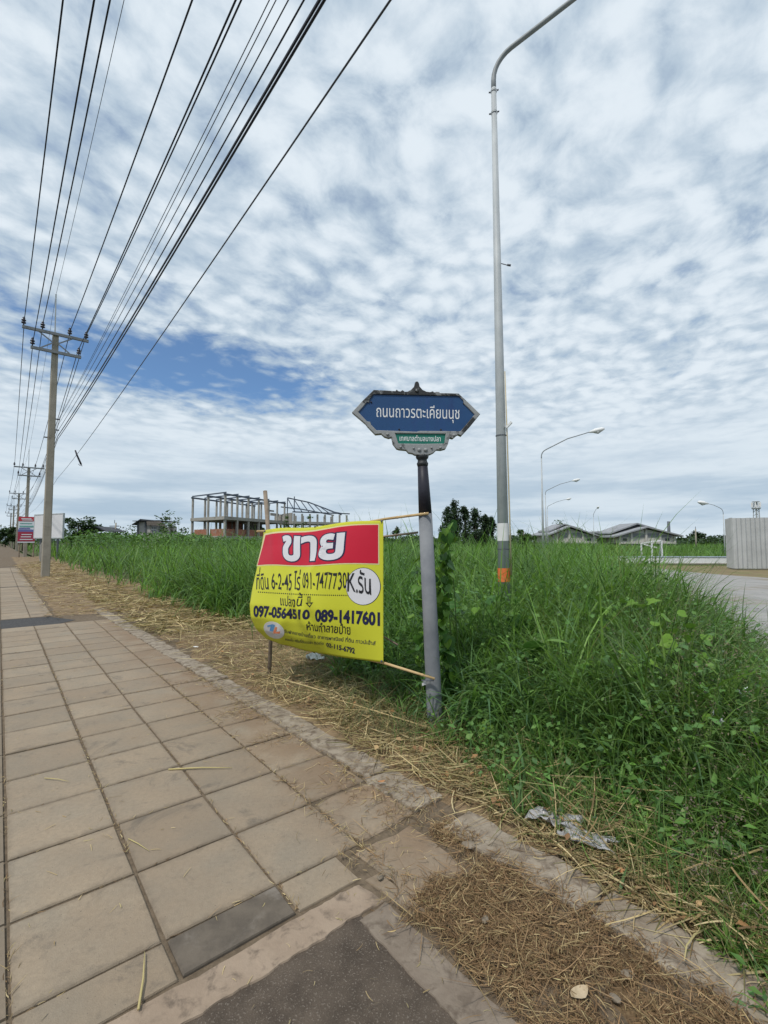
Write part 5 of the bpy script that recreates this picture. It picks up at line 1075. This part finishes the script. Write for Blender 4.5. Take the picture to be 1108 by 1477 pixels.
# ------------------------------------------------------------------ road name post
M_POST = worn('post concrete', (0.15, 0.16, 0.178), (0.215, 0.225, 0.24), 5, stain=(0.17, 0.18, 0.20), stain_scale=4, stain_at=(.52, .75), streak=(0.10, 0.11, 0.125), bump_s=0.5)
M_PBLACK = worn('old black paint', (0.018, 0.018, 0.026), (0.03, 0.03, 0.042), 6, rough=0.5, stain=(0.12, 0.12, 0.14), stain_scale=9, stain_at=(.62, .75), bump_s=0.2)
M_SFRAME = worn('mouldy silver paint', (0.30, 0.31, 0.32), (0.40, 0.41, 0.42), 14, rough=0.55, spec=.4, stain=(0.045, 0.048, 0.05), stain_scale=9, stain_at=(.50, .66), bump_s=0.4)
def frame_mat():
    m, k, p = material('weathered sign frame', 0.55, 0.4); v = objpos(k); g = k.new('ShaderNodeNewGeometry'); sp_ = k.new('ShaderNodeSeparateXYZ'); k.put(sp_.inputs[0], v)
    c = k.mix(k.noise(v, 16, 4, .6), (0.19, 0.20, 0.205), (0.32, 0.33, 0.335))
    top = k.ramp(sp_.outputs[2], .06, .20); right = k.math('MULTIPLY', k.ramp(sp_.outputs[0], .22, .50), k.ramp(sp_.outputs[2], .02, -.10))
    am = k.math('ADD', k.math('MULTIPLY', k.math('ADD', top, right), .22), k.noise(k.scalev(v, (1, 1, 1)), 13, 6, .7, .5))
    c = k.mix(k.ramp(am, .56, .70), c, (0.022, 0.024, 0.026)); k.put(p.inputs['Base Color'], c); bump(k, p, k.noise(v, 60, 4, .7), .5, .004); return m
M_SFRAME = frame_mat()
M_SBLUE = worn('sign blue', (0.009, 0.052, 0.150), (0.012, 0.062, 0.175), 3, rough=.45, spec=.4, stain=(0.012, 0.045, 0.15), stain_scale=5, bump_s=0.02, streak=(0.014, 0.055, 0.18))
M_SGREEN = worn('sign green', (0.012, 0.14, 0.105), (0.016, 0.17, 0.125), 4, rough=.45, bump_s=.02)
M_LETTER = worn('sign white letters', (0.62, 0.64, 0.66), (0.72, 0.73, 0.74), 9, bump_s=0)
SY = 4.15
def zpx(l, k=220/1108): return [(490+x*k, 540+y*k) for x, y in l]
def loc2(l): return [((x-600)*SY/FPX, -(y-598)*SY/FPX) for x, y in l]
def road_sign():
    c0 = survey(600, 598, SY); base = Vector((0.4427, 4.174, 0)); root = empty('road_name_post', base); tag(root, 'leaning concrete road name post with blue Thai name plate in an ornate frame', 'street sign')
    topp = survey(609.5, 668, 4.17); mid = survey(613.5, 741, 4.172); d_ = topp-base
    def put(o): o.location = -base; return o
    put(MB().tube([base-d_*.06, base, base+(mid-base)*.5, mid], [.068, .068, .064, .0605], 16).build('post', M_POST, root))
    put(MB().tube([mid, mid+(topp-mid)*.5, topp], [.0585, .052, .044], 16).build('black_top', M_PBLACK, root))
    up = d_.normalized(); nk = MB(); pr = [(.046, -.03), (.052, -.005), (.050, .0), (.043, .012), (.041, .03), (.052, .04), (.058, .055), (.056, .07), (.046, .085), (.046, .12)]
    vs = []; n = 16
    nk.tube([topp+up*z for r_, z in pr], [r_ for r_, z in pr], 16); put(nk.build('neck', M_SFRAME, root))
    outer = loc2(zpx([(90, 280), (165, 198), (245, 118), (330, 122), (405, 127), (412, 117), (422, 126), (440, 130), (455, 120), (470, 132), (492, 131), (520, 116), (543, 92), (550, 62), (556, 55), (565, 55), (571, 62), (577, 90), (600, 117), (630, 131), (660, 134), (676, 128), (688, 137), (705, 132), (722, 133), (728, 141), (865, 145), (945, 222), (1018, 295), (950, 378), (884, 450), (862, 440), (850, 446), (822, 470), (800, 464), (790, 480), (782, 515), (765, 548), (735, 556), (700, 554), (680, 575), (655, 588), (640, 592), (545, 592), (528, 582), (500, 577), (482, 557), (430, 552), (412, 546), (385, 510), (376, 462), (350, 467), (322, 457), (300, 436), (255, 440), (200, 382), (185, 362)]))
    blue = loc2(zpx([(138, 280), (205, 205), (217, 210), (222, 185), (250, 150), (860, 163), (893, 195), (900, 222), (925, 245), (975, 297), (870, 418), (580, 416), (560, 422), (470, 418), (270, 411), (232, 372), (225, 352), (205, 350)]))
    cx_, cz_ = loc2(zpx([(556, 285)]))[0]; blue = [(cx_+(x-cx_)*1.030, cz_+(z-cz_)*1.055) for x, z in blue]
    green = loc2(zpx([(394, 433), (774, 437), (762, 516), (600, 519), (422, 516)]))
    def xf(v, y): return [(x, y-z, y2) for x, y2, z in v]
    v, f = curve_fill([outer, blue, green], 0, .026, .005); o = from_data('frame', xf(v, 0), f, M_SFRAME, root); o.location = c0-base
    v, f = curve_fill([outer], -.012, .018, .004); o = from_data('back_plate', xf(v, .022), f, M_SFRAME, root); o.location = c0-base
    for nm, lp_, mt in (('name_plate', blue, M_SBLUE), ('town_plate', green, M_SGREEN)):
        v, f = curve_fill([lp_], .006, .01, 0); o = from_data(nm, xf(v, -.010), f, mt, root); o.location = c0-base
    def letter(s, quad, off, narrow, y, mat, nm):
        V, F, (lo, hi, b0, b1) = words(s, off); (xl, yt), (xr, yb), tilt = quad; s2 = (SY/FPX)
        X = lambda x: xl+(x-lo)/(hi-lo)*(xr-xl)
        out = [((X(x)-600)*s2, y-z, -((yt+(b1-yy)/(b1-b0)*(yb-yt)+tilt*(x-lo)/(hi-lo))-598)*s2) for x, yy, z in V]
        o = from_data(nm, out, F, mat, root); o.location = c0-base
    k = 220/1108
    letter('ถนนถาวรตะเคียนนุช', ((490+263*k, 540+218*k), (490+872*k, 540+360*k-3), 3.2), .002, 1, -.0215, M_LETTER, 'road_name')
    letter('เทศบาลตำบลบางปลา', ((490+433*k, 540+449*k), (490+733*k, 540+491*k), 1.0), .012, 1, -.0215, M_LETTER, 'town_name')
    for x, y, r_ in ((535, 548, .011), (575, 560, .02), (622, 560, .02), (665, 545, .011), (345, 445, .016), (830, 452, .016), (560, 120, .02), (440, 540, .014), (730, 545, .014)):
        (lx, lz), = loc2(zpx([(x, y)])); m_ = MB(); V = []; 
        m_.tube([(lx, -.028, lz), (lx, -.038, lz), (lx, -.045, lz)], [r_, r_*.8, r_*.3], 10); o = m_.build('scroll', M_SFRAME, root); o.location = c0-base
    for x, y in ((430, 408), (735, 410), (225, 205), (905, 215)):
        (lx, lz), = loc2(zpx([(x, y)])); o = MB().tube([(lx, -.015, lz), (lx, -.026, lz)], .008, 8).build('screw', M_BLACK, root); o.location = c0-base
road_sign()

# ------------------------------------------------------------------ for-sale banner
TR, BR = survey(553, 750, 4.30), survey(553, 955.5, 4.24)
LV = [(0, 381, 765, 5.75), (.15, 377, 789, 5.70), (.31, 371.5, 815, 5.62), (.5, 364, 848, 5.50), (.64, 360.5, 872, 5.42), (.76, 362, 890, 5.40), (.88, 369, 907, 5.45), (1.0, 384, 922, 5.55)]
LP = [np.array(survey(a, b, c)) for _, a, b, c in LV]; LT = [v for v, *_ in LV]
def S(u, v):
    u = np.asarray(u, float); v = np.asarray(v, float)
    Lp = np.stack([np.interp(v, LT, [p[i] for p in LP]) for i in range(3)], -1); Rp = np.array(TR)+(np.array(BR)-np.array(TR))*v[..., None]
    p = Lp*(1-u[..., None])+Rp*u[..., None]
    b = 0.07*np.sin(np.pi*u)*np.sin(np.pi*np.clip(v, 0, 1)**.8)+.016*np.sin(9*u+5*v)*u*(1-u)*4*np.sin(np.pi*v)+.012*vnoise(u*5+v*2, v*4-u*2, 81)*np.sin(np.pi*u)+.030*np.exp(-((u-.42-.30*(v-.5))/.045)**2)*np.sin(np.pi*np.clip((v-.35)/.65, 0, 1))+.014*np.exp(-((u-.72+.5*v)/.03)**2)*np.exp(-((v-.2)/.25)**2)+.012*np.exp(-((u-.1-.3*v)/.03)**2)*np.exp(-(v/.3)**2)+.018*np.exp(-((u-.18-.55*(1-v))/.04)**2)*v+.010*np.sin(23*u+11*v)*(1-u)*np.clip(v-.3, 0, 1)+.020*np.exp(-((u-.55-.25*(v-.5))/.05)**2)*np.sin(np.pi*np.clip((v-.3)/.7, 0, 1))
    p[..., 0] -= b*.62; p[..., 1] -= b*.78; p[..., 2] += .012*np.sin(3.2*np.pi*u)*(1-v)-.035*np.sin(np.pi*u)*v**3
    return p
def SN(u, v, off):
    e = 1e-3; p = S(u, v); a = S(u+e, v)-p; b = S(u, v+e)-p; n = np.cross(b, a); n /= np.linalg.norm(n, axis=-1)[..., None]+1e-12
    n *= np.where(n[..., 1:2] > 0, -1, 1); return p+n*off
def uv_of(bx, by):
    """where on the cloth a sighting falls"""
    from_ = np.array([bx, by]); u, v = .5, .5
    def pj(u, v):
        q_ = S(np.array(u), np.array(v)); d0 = q_[1]*math.cos(PITCH)+(q_[2]-EYE)*math.sin(PITCH); d1 = -q_[1]*math.sin(PITCH)+(q_[2]-EYE)*math.cos(PITCH); return np.array([554+FPX*q_[0]/d0, 738.5-FPX*d1/d0])
    for _ in range(25):
        f0 = pj(u, v)-from_; e = 1e-4; J = np.stack([(pj(u+e, v)-from_-f0)/e, (pj(u, v+e)-from_-f0)/e], 1); dlt = np.linalg.solve(J, -f0); u = float(np.clip(u+np.clip(dlt[0], -.2, .2), -.1, 1.1)); v = float(np.clip(v+np.clip(dlt[1], -.2, .2), -.1, 1.1))
    return u, v
def vinyl(name, c, rough=.42):
    m, k, p = material(name, rough, .35); v = objpos(k); k.put(p.inputs['Base Color'], k.mix(k.noise(v, 3.5, 5, .6), tuple(x*.93 for x in c), c)); tr_ = k.new('ShaderNodeBsdfTranslucent'); tr_.inputs[0].default_value = (*c, 1)
    mx = k.new('ShaderNodeMixShader'); mx.inputs[0].default_value = .22; k.put(mx.inputs[1], p.outputs[0]); k.put(mx.inputs[2], tr_.outputs[0]); k.put(k.n['Material Output'].inputs[0], mx.outputs[0]); bump(k, p, k.noise(v, 8, 3, .5), .12, .02); return m
M_YEL = vinyl('yellow vinyl', (0.62, 0.63, 0.045)); M_RED = vinyl('red print', (0.58, 0.012, 0.040)); M_VWHITE = vinyl('white print', (0.74, 0.74, 0.78)); M_INK = plain('marker ink', (0.015, 0.015, 0.018), .5)
M_CREAM = vinyl('pale print line', (0.74, 0.66, 0.38))
BR0 = Vector(S(np.array(.5), np.array(1.0)))
banner = empty('sale_banner', BR0); tag(banner, 'yellow and red vinyl land for sale banner with Thai writing and phone numbers', 'banner')
def on_cloth(name, V, F, mat, off, parent=None):
    """V in cloth coordinates (u, v); long edges are split so the print follows the folds"""
    bm = bmesh.new(); vs = [bm.verts.new((x, y, z)) for x, y, z in V]
    for f in F:
        try: bm.faces.new([vs[i] for i in f])
        except ValueError: pass
    for _ in range(3):
        es = [e for e in bm.edges if e.calc_length() > .03]
        if not es: break
        bmesh.ops.subdivide_edges(bm, edges=es, cuts=1, use_grid_fill=True)
    bmesh.ops.triangulate(bm, faces=bm.faces[:]); bm.verts.ensure_lookup_table(); bm.verts.index_update()
    A = np.array([v.co[:] for v in bm.verts]); P3 = SN(A[:, 0], A[:, 1], off)+0; 
    F2 = [tuple(v.index for v in f.verts) for f in bm.faces]; bm.free()
    o = from_data(name, P3-np.array(BR0), F2, mat, parent or banner, smooth=True); return o
def cloth_grid(name, u0, u1, v0, v1, nu, nv, mat, off, thick=0.0, skew=(0, 0)):
    us, vs = np.linspace(u0, u1, nu+1), np.linspace(v0, v1, nv+1); U, Vv = np.meshgrid(us, vs); A = SN(U.ravel(), Vv.ravel(), off); F = [(j*(nu+1)+i, j*(nu+1)+i+1, (j+1)*(nu+1)+i+1, (j+1)*(nu+1)+i) for j in range(nv) for i in range(nu)]
    o = from_data(name, A-np.array(BR0), F, mat, banner, smooth=True)
    if thick: md = o.modifiers.new('thickness', 'SOLIDIFY'); md.thickness = thick; md.offset = 0
    return o
cloth_grid('cloth', 0, 1, 0, 1, 110, 64, M_YEL, 0, .0016)
def quad_px(pts): return [uv_of(*p) for p in pts]
def patch(name, pts, mat, off):
    q_ = quad_px(pts); n = 44; V = []; F = []
    for j in range(n+1):
        for i in range(n+1):
            a, b = i/n, j/n; V.append(tuple((1-a)*(1-b)*q_[0][k]+a*(1-b)*q_[1][k]+a*b*q_[2][k]+(1-a)*b*q_[3][k] for k in (0, 1))+(0,))
    F = [(j*(n+1)+i, j*(n+1)+i+1, (j+1)*(n+1)+i+1, (j+1)*(n+1)+i) for j in range(n) for i in range(n)]; return on_cloth(name, V, F, mat, off)
patch('red_border', [(381.5, 770), (547.5, 755.5), (547.5, 814.5), (370.5, 816.8)], M_CREAM, .0025)
patch('red_panel', [(383.5, 772), (546, 757), (546, 812.8), (372, 815.3)], M_RED, .0045)
def print_words(name, s, pts, mat, off, bold=0.0, hand=0.0):
    """text stretched into the four corners pts (top left, top right, bottom right, bottom left)"""
    V, F, (lo, hi, b0, b1) = words(s, bold); q_ = quad_px(pts); out = []
    for x, y, z in V:
        if hand: x, y = x+hand*(.10*math.sin(y*7+x*1.3)+.06*math.sin(x*3.1)+.12*(y-.3)), y+hand*(.05*math.sin(x*2.7)+.06*math.sin(x*5.3+y*3))
        a = (x-lo)/(hi-lo); b = (b1-y)/(b1-b0); out.append(tuple((1-a)*(1-b)*q_[0][k]+a*(1-b)*q_[1][k]+a*b*q_[2][k]+(1-a)*b*q_[3][k] for k in (0, 1))+(0,))
    return on_cloth(name, out, F, mat, off)
K2 = lambda x, y: (340+x*230/1108, 730+y*240/1156)
B4 = lambda *a: [K2(*p) for p in a]
hq = B4((340, 212), (752, 192), (738, 362), (336, 372))
print_words('headline_edge', 'ขาย', hq, M_NAVY, .0062, .062); print_words('headline', 'ขาย', hq, M_VWHITE, .0084, .034)
print_words('handwriting', 'ที่ดิน 6-2-45 ไร่', B4((150, 430), (455, 418), (450, 582), (146, 582)), M_INK, .0035, .008, 0.4)
print_words('handwriting', '091-7477730', B4((472, 462), (775, 462), (772, 578), (468, 575)), M_INK, .0035, .008, 0.4)
def disc(name, cx, cy, rx, ry, mat, off, n=40, rot=0.0):
    c = uv_of(cx, cy); V = [(*c, 0)]; 
    for i in range(n): a = 2*math.pi*i/n; x, y = rx*math.cos(a), ry*math.sin(a); V.append((*uv_of(cx+x*math.cos(rot)-y*math.sin(rot), cy+x*math.sin(rot)+y*math.cos(rot)), 0))
    return on_cloth(name, V, [(0, 1+i, 1+(i+1) % n) for i in range(n)], mat, off)
cc = K2(888, 558); disc('circle_edge', *cc, 25.2, 27.2, M_NAVY, .0022); disc('white_circle', *cc, 24.4, 26.4, M_VWHITE, .0042)
print_words('handwriting', 'K.รัน', B4((782, 448), (938, 452), (944, 612), (780, 596)), M_INK, .0065, .010, 0.4)
V = []; F = []
for i in range(44):
    a = i/43; cx, cy = K2(160+a*622, 597+a*22+6*math.sin(a*3)); k = len(V); V += [(*uv_of(cx+dx, cy+dy), 0) for dx, dy in ((-.75, -.75), (.75, -.75), (.75, .75), (-.75, .75))]; F.append((k, k+1, k+2, k+3))
on_cloth('dotted_line', V, F, M_INK, .003)
print_words('handwriting', 'แปลงนี้', B4((312, 598), (462, 600), (462, 698), (312, 692)), M_INK, .003, .010, 0.4)
ar = [(500, 628), (522, 628), (520, 670), (540, 668), (516, 704), (486, 672), (502, 670)]; aw = [(505, 634), (516, 634), (514, 677), (528, 676), (515, 694), (499, 678), (508, 677)]
V = [(*uv_of(*K2(*p)), 0) for p in ar+aw]; on_cloth('arrow_mark', V, [(i, (i+1) % 7, 7+(i+1) % 7, 7+i) for i in range(7)], M_INK, .003)
print_words('phone_number', '097-0564510', B4((128, 694), (512, 722), (512, 782), (128, 766)), M_NAVY, .003, .045); print_words('phone_number', '089-1417601', B4((556, 722), (1000, 742), (1000, 828), (558, 798)), M_NAVY, .003, .045)
print_words('handwriting', 'ห้ามทำลายป้าย', B4((496, 800), (800, 815), (798, 893), (496, 862)), M_INK, .003, .010, 0.4)
print_words('small_print', 'รับฝากขายบ้านเดี่ยว อาคารพาณิชย์ ที่ดิน ทาวน์เฮ้าส์', B4((338, 846), (975, 928), (972, 966), (340, 878)), M_NAVY, .003, .01)
print_words('small_print', 'คอนโด หรือที่ดินเปล่า ติดต่อ', B4((346, 908), (612, 935), (612, 962), (346, 932)), M_NAVY, .003, .01); print_words('phone_number', '02-115-6792', B4((632, 948), (828, 986), (828, 1024), (632, 974)), M_NAVY, .003, .03)
lc = K2(268, 860); disc('logo_oval', *lc, 15.8, 11.2, M_VWHITE, .003, 32, .50)
M_LBL = plain('logo blue', (0.10, 0.28, 0.55)); M_LOR = plain('logo orange', (0.62, 0.20, 0.10))
for pts, mt in (([(222, 828), (262, 818), (250, 868), (238, 866), (246, 834), (224, 838)], M_LBL), ([(264, 820), (276, 826), (262, 868), (250, 868)], M_LBL), ([(280, 836), (292, 842), (282, 872), (312, 868), (308, 884), (262, 882)], M_LOR)):
    V = [(*uv_of(*K2(*p)), 0) for p in pts]; on_cloth('logo_mark', V, [tuple(range(len(V)))], mt, .0055)
for bx, by in ((382.5, 766.5), (551, 752), (551, 953.5), (455, 760)):
    q_ = uv_of(bx, by); p = SN(np.array(q_[0]), np.array(q_[1]), .004)-np.array(BR0); MB().tube([Vector(p), Vector(p)+Vector((.0, -.006, 0))], .011, 8).build('eyelet', M_DARKSTEEL, banner)
# poles and stakes holding the banner
def stick(name, pts, rad, mat, lab, cat, grp=None, knots=0):
    pts = [Vector(p) for p in pts]; root = empty(name, pts[0]); tag(root, lab, cat, grp)
    o = MB().tube([p-pts[0] for p in pts], rad, 9).build('shaft', mat, root)
    for i in range(knots):
        u = (i+.6)/knots; k = u*(len(pts)-1); j = min(int(k), len(pts)-2); p = pts[j].lerp(pts[j+1], k-j)-pts[0]; d_ = (pts[j+1]-pts[j]).normalized(); r_ = (rad if not hasattr(rad, '__len__') else rad[j]); MB().tube([p-d_*.012, p, p+d_*.012], [r_, r_*1.2, r_], 9).build('knot', mat, root)
    return root
ptop = survey(618, 740.5, 4.09); pl = survey(371, 766.5, 5.86)
stick('bamboo_pole', [ptop, survey(600, 742.8, 4.15), survey(556, 748.5, 4.36), survey(530, 753.5, 4.53), survey(466, 763, 5.05), pl], [.012, .012, .012, .013, .014, .014], M_BAMBOO, 'upper bamboo pole carrying the banner top edge from the road name post', 'bamboo pole', 'bamboo poles tied to the sign', 5)
stick('bamboo_pole', [survey(627, 979, 4.04), survey(590, 967.5, 4.12), survey(553, 956, 4.27), survey(470, 938, 4.9), survey(395, 922, 5.6)], [.0105, .0115, .012, .012, .012], M_BAMBOO, 'lower bamboo pole at the banner bottom, tied low on the road name post', 'bamboo pole', 'bamboo poles tied to the sign', 5)
stick('bamboo_pole', [survey(603, 768, 4.60), survey(553, 774, 4.75), survey(470, 779, 5.2), survey(384, 786, 5.8)], .011, M_WOOD, 'thin grey stick running behind the banner just under its top edge', 'stick', 'bamboo poles tied to the sign')
stick('bamboo_pole', [survey(574, 930, 4.35), survey(553, 918, 4.45), survey(470, 890, 5.1)], .008, M_WOOD, 'short thin stick poking out behind the banner lower right', 'stick', 'bamboo poles tied to the sign')
sk = Vector((-1.345, 5.616, -.15)); stick('wooden_stake', [sk, Vector((-1.36, 5.80, 1.0)), survey(382.5, 708, 5.95)], [.022, .024, .026], M_WOOD, 'tall grey wooden pole rising behind the upper corner of the banner', 'wooden pole', 'stakes behind the banner')
sk = Vector((-.962, 6.525, -.15)); stick('wooden_stake', [sk, Vector((-.95, 6.5, 1.2))], [.028, .026], M_WOOD, 'short wooden stake under the middle of the banner', 'stake', 'stakes behind the banner')
# ties
M_TIE = plain('white tie cloth', (0.55, 0.55, 0.56)); 
m_ = MB(); 
for i in range(9): a = i*math.pi*2/8; 
p = survey(616, 981, 4.05); kn = MB(); kn.tube([p+Vector((-.045, -.01, 0)), p+Vector((0, -.03, .006)), p+Vector((.055, -.01, .0))], .006, 6); o = kn.build('wire_tie', M_DARKSTEEL, None, loc=p); tag(o, 'dark wire tie round the road name post at the lower bamboo', 'wire tie')
p = survey(612, 985, 4.05); o = MB().box(p, (.022, .012, .03)).box(p+Vector((-.012, 0, -.012)), (.014, .01, .02)).build('cloth_knot', M_TIE, None, loc=p); tag(o, 'small white cloth knot at the end of the lower bamboo', 'knot')
# litter
def crumple(name, lab, c, size, mat, seed, flat=.35, n=9):
    rs = np.random.default_rng(seed); U, Vv = np.meshgrid(np.linspace(-1, 1, n), np.linspace(-1, 1, n)); z = np.abs(vnoise(U*2.3+seed, Vv*2.3, seed))*.7+.35*vnoise(U*5, Vv*5, seed+1)
    x = U*(1+.25*vnoise(Vv*2, U, seed+2)); y = Vv*(1+.25*vnoise(U*2, Vv, seed+3)); A = np.stack([x*size[0], y*size[1], z*size[2]], -1).reshape(-1, 3); F = [(j*n+i, j*n+i+1, (j+1)*n+i+1, (j+1)*n+i) for j in range(n-1) for i in range(n-1)]
    o = from_data(name, A, F, mat, None, loc=c, smooth=True); md = o.modifiers.new('thickness', 'SOLIDIFY'); md.thickness = .001; tag(o, lab, 'litter'); return o
def plastic():
    m, k, p = material('dirty clear plastic', .35, .5); v = objpos(k); k.put(p.inputs['Base Color'], k.mix(k.noise(v, 30, 4, .7), (.28, .27, .27), (.58, .58, .60))); p.inputs['Alpha'].default_value = .62; return m
M_PLAS = plastic(); g = gpt
c = gpt(797, 1194); o = crumple('plastic_sheet', 'crumpled grey plastic sheet on the straw beside the kerb', c+Vector((0, 0, .05)), (.13, .055, .05), M_PLAS, 3, n=15); o.rotation_euler.z = R(-32)
c = gpt(845, 1222); o = crumple('plastic_sheet', 'second strip of grey plastic trailing towards the frame edge', c+Vector((0, 0, .05)), (.13, .06, .045), M_PLAS, 5, n=15); o.rotation_euler.z = R(-38)
c = gpt(655, 1062); crumple('pink_wrapper', 'small pink wrapper in the straw at the foot of the post', c+Vector((0, 0, .06)), (.028, .022, .045), plain('pink plastic', (.55, .12, .22)), 7)
c = gpt(455, 962); crumple('plastic_bag', 'white plastic bag caught in the cut grass under the banner', c+Vector((0, 0, .10)), (.11, .07, .09), plain('white bag', (.55, .58, .56)), 8)
c = gpt(282, 938); crumple('paper_scrap', 'tiny white paper scrap on the straw beside the kerb, far up the verge', c+Vector((0, 0, .05)), (.035, .02, .012), plain('scrap', (.7, .7, .68)), 9)
c = gpt(842, 1428); V, F = [], []
def dead_leaf(c, L, rz, lab, mat):
    o = bpy.data.objects.new('dead_leaf', None); V = []; F = []
    prof = [(0, .0), (.12, .16), (.3, .27), (.5, .30), (.7, .24), (.88, .12), (1.0, .01)]
    for x, w_ in prof: V += [(x*L, -w_*L, .02*L*math.sin(x*9)+.10*L), (x*L, 0, .03*L), (x*L, w_*L*.9, .08*L+.03*L*math.cos(x*7))]
    for i in range(6): k = i*3; F += [(k, k+3, k+4, k+1), (k+1, k+4, k+5, k+2)]
    o = from_data('dead_leaf', V, F, mat, None, loc=c, smooth=True); o.rotation_euler.z = rz; tag(o, lab, 'leaf'); return o
M_DEAD = worn('dead leaf', (0.36, 0.28, 0.18), (0.46, 0.37, 0.25), 30, bump_s=.3)
dead_leaf(gpt(824, 1450)+Vector((0, 0, .02)), .085, R(28), 'large pale dry leaf on the brown straw chips by the kerb', M_DEAD)
M_DEADO = worn('rusty leaf', (0.34, 0.15, 0.06), (0.42, 0.22, 0.10), 30, bump_s=.3)
dead_leaf(gpt(795, 1168)+Vector((0, 0, .03)), .05, R(60), 'small rust coloured dry leaf on the verge above the plastic', M_DEADO); dead_leaf(gpt(545, 1135)+Vector((0, 0, .03)), .05, R(10), 'orange brown dry leaf on the broken paving by the kerb', M_DEADO); dead_leaf(gpt(905, 1275)+Vector((0, 0, .04)), .06, R(120), 'curled rust leaf at the kerb edge below the plastic', M_DEADO)
# stones in the broken corner
M_STONE = worn('grey stone', (.17, .14, .105), (.24, .20, .155), 22, bump_s=.6)
for i, (bx, by, sz) in enumerate([(677, 1222, .04), (700, 1330, .022), (888, 1445, .02), (905, 1410, .025), (548, 1268, .022)]):
    rs = random.Random(i); bm = bmesh.new(); bmesh.ops.create_icosphere(bm, subdivisions=2, radius=1)
    for v in bm.verts: v.co = Vector((v.co.x*sz*(1+.3*rs.uniform(-1, 1)*.5), v.co.y*sz*.7*(1+.3*rs.uniform(-1, 1)*.5), v.co.z*sz*.35))
    me = bpy.data.meshes.new('stone'); bm.to_mesh(me); bm.free(); me.materials.append(M_STONE); o = bpy.data.objects.new('stone', me); o.location = gpt(bx, by)+Vector((0, 0, .012)); o.rotation_euler.z = i*1.1; COL.objects.link(o)
    tag(o, ['flat grey stone chip against the kerb start', 'small stone half buried in the straw chips', 'pale stone near the big dry leaf', 'grey stone between the big dry leaf and the kerb', 'broken mortar lump at the rim corner'][i], 'stone', 'stones in the broken corner')
far_trees()
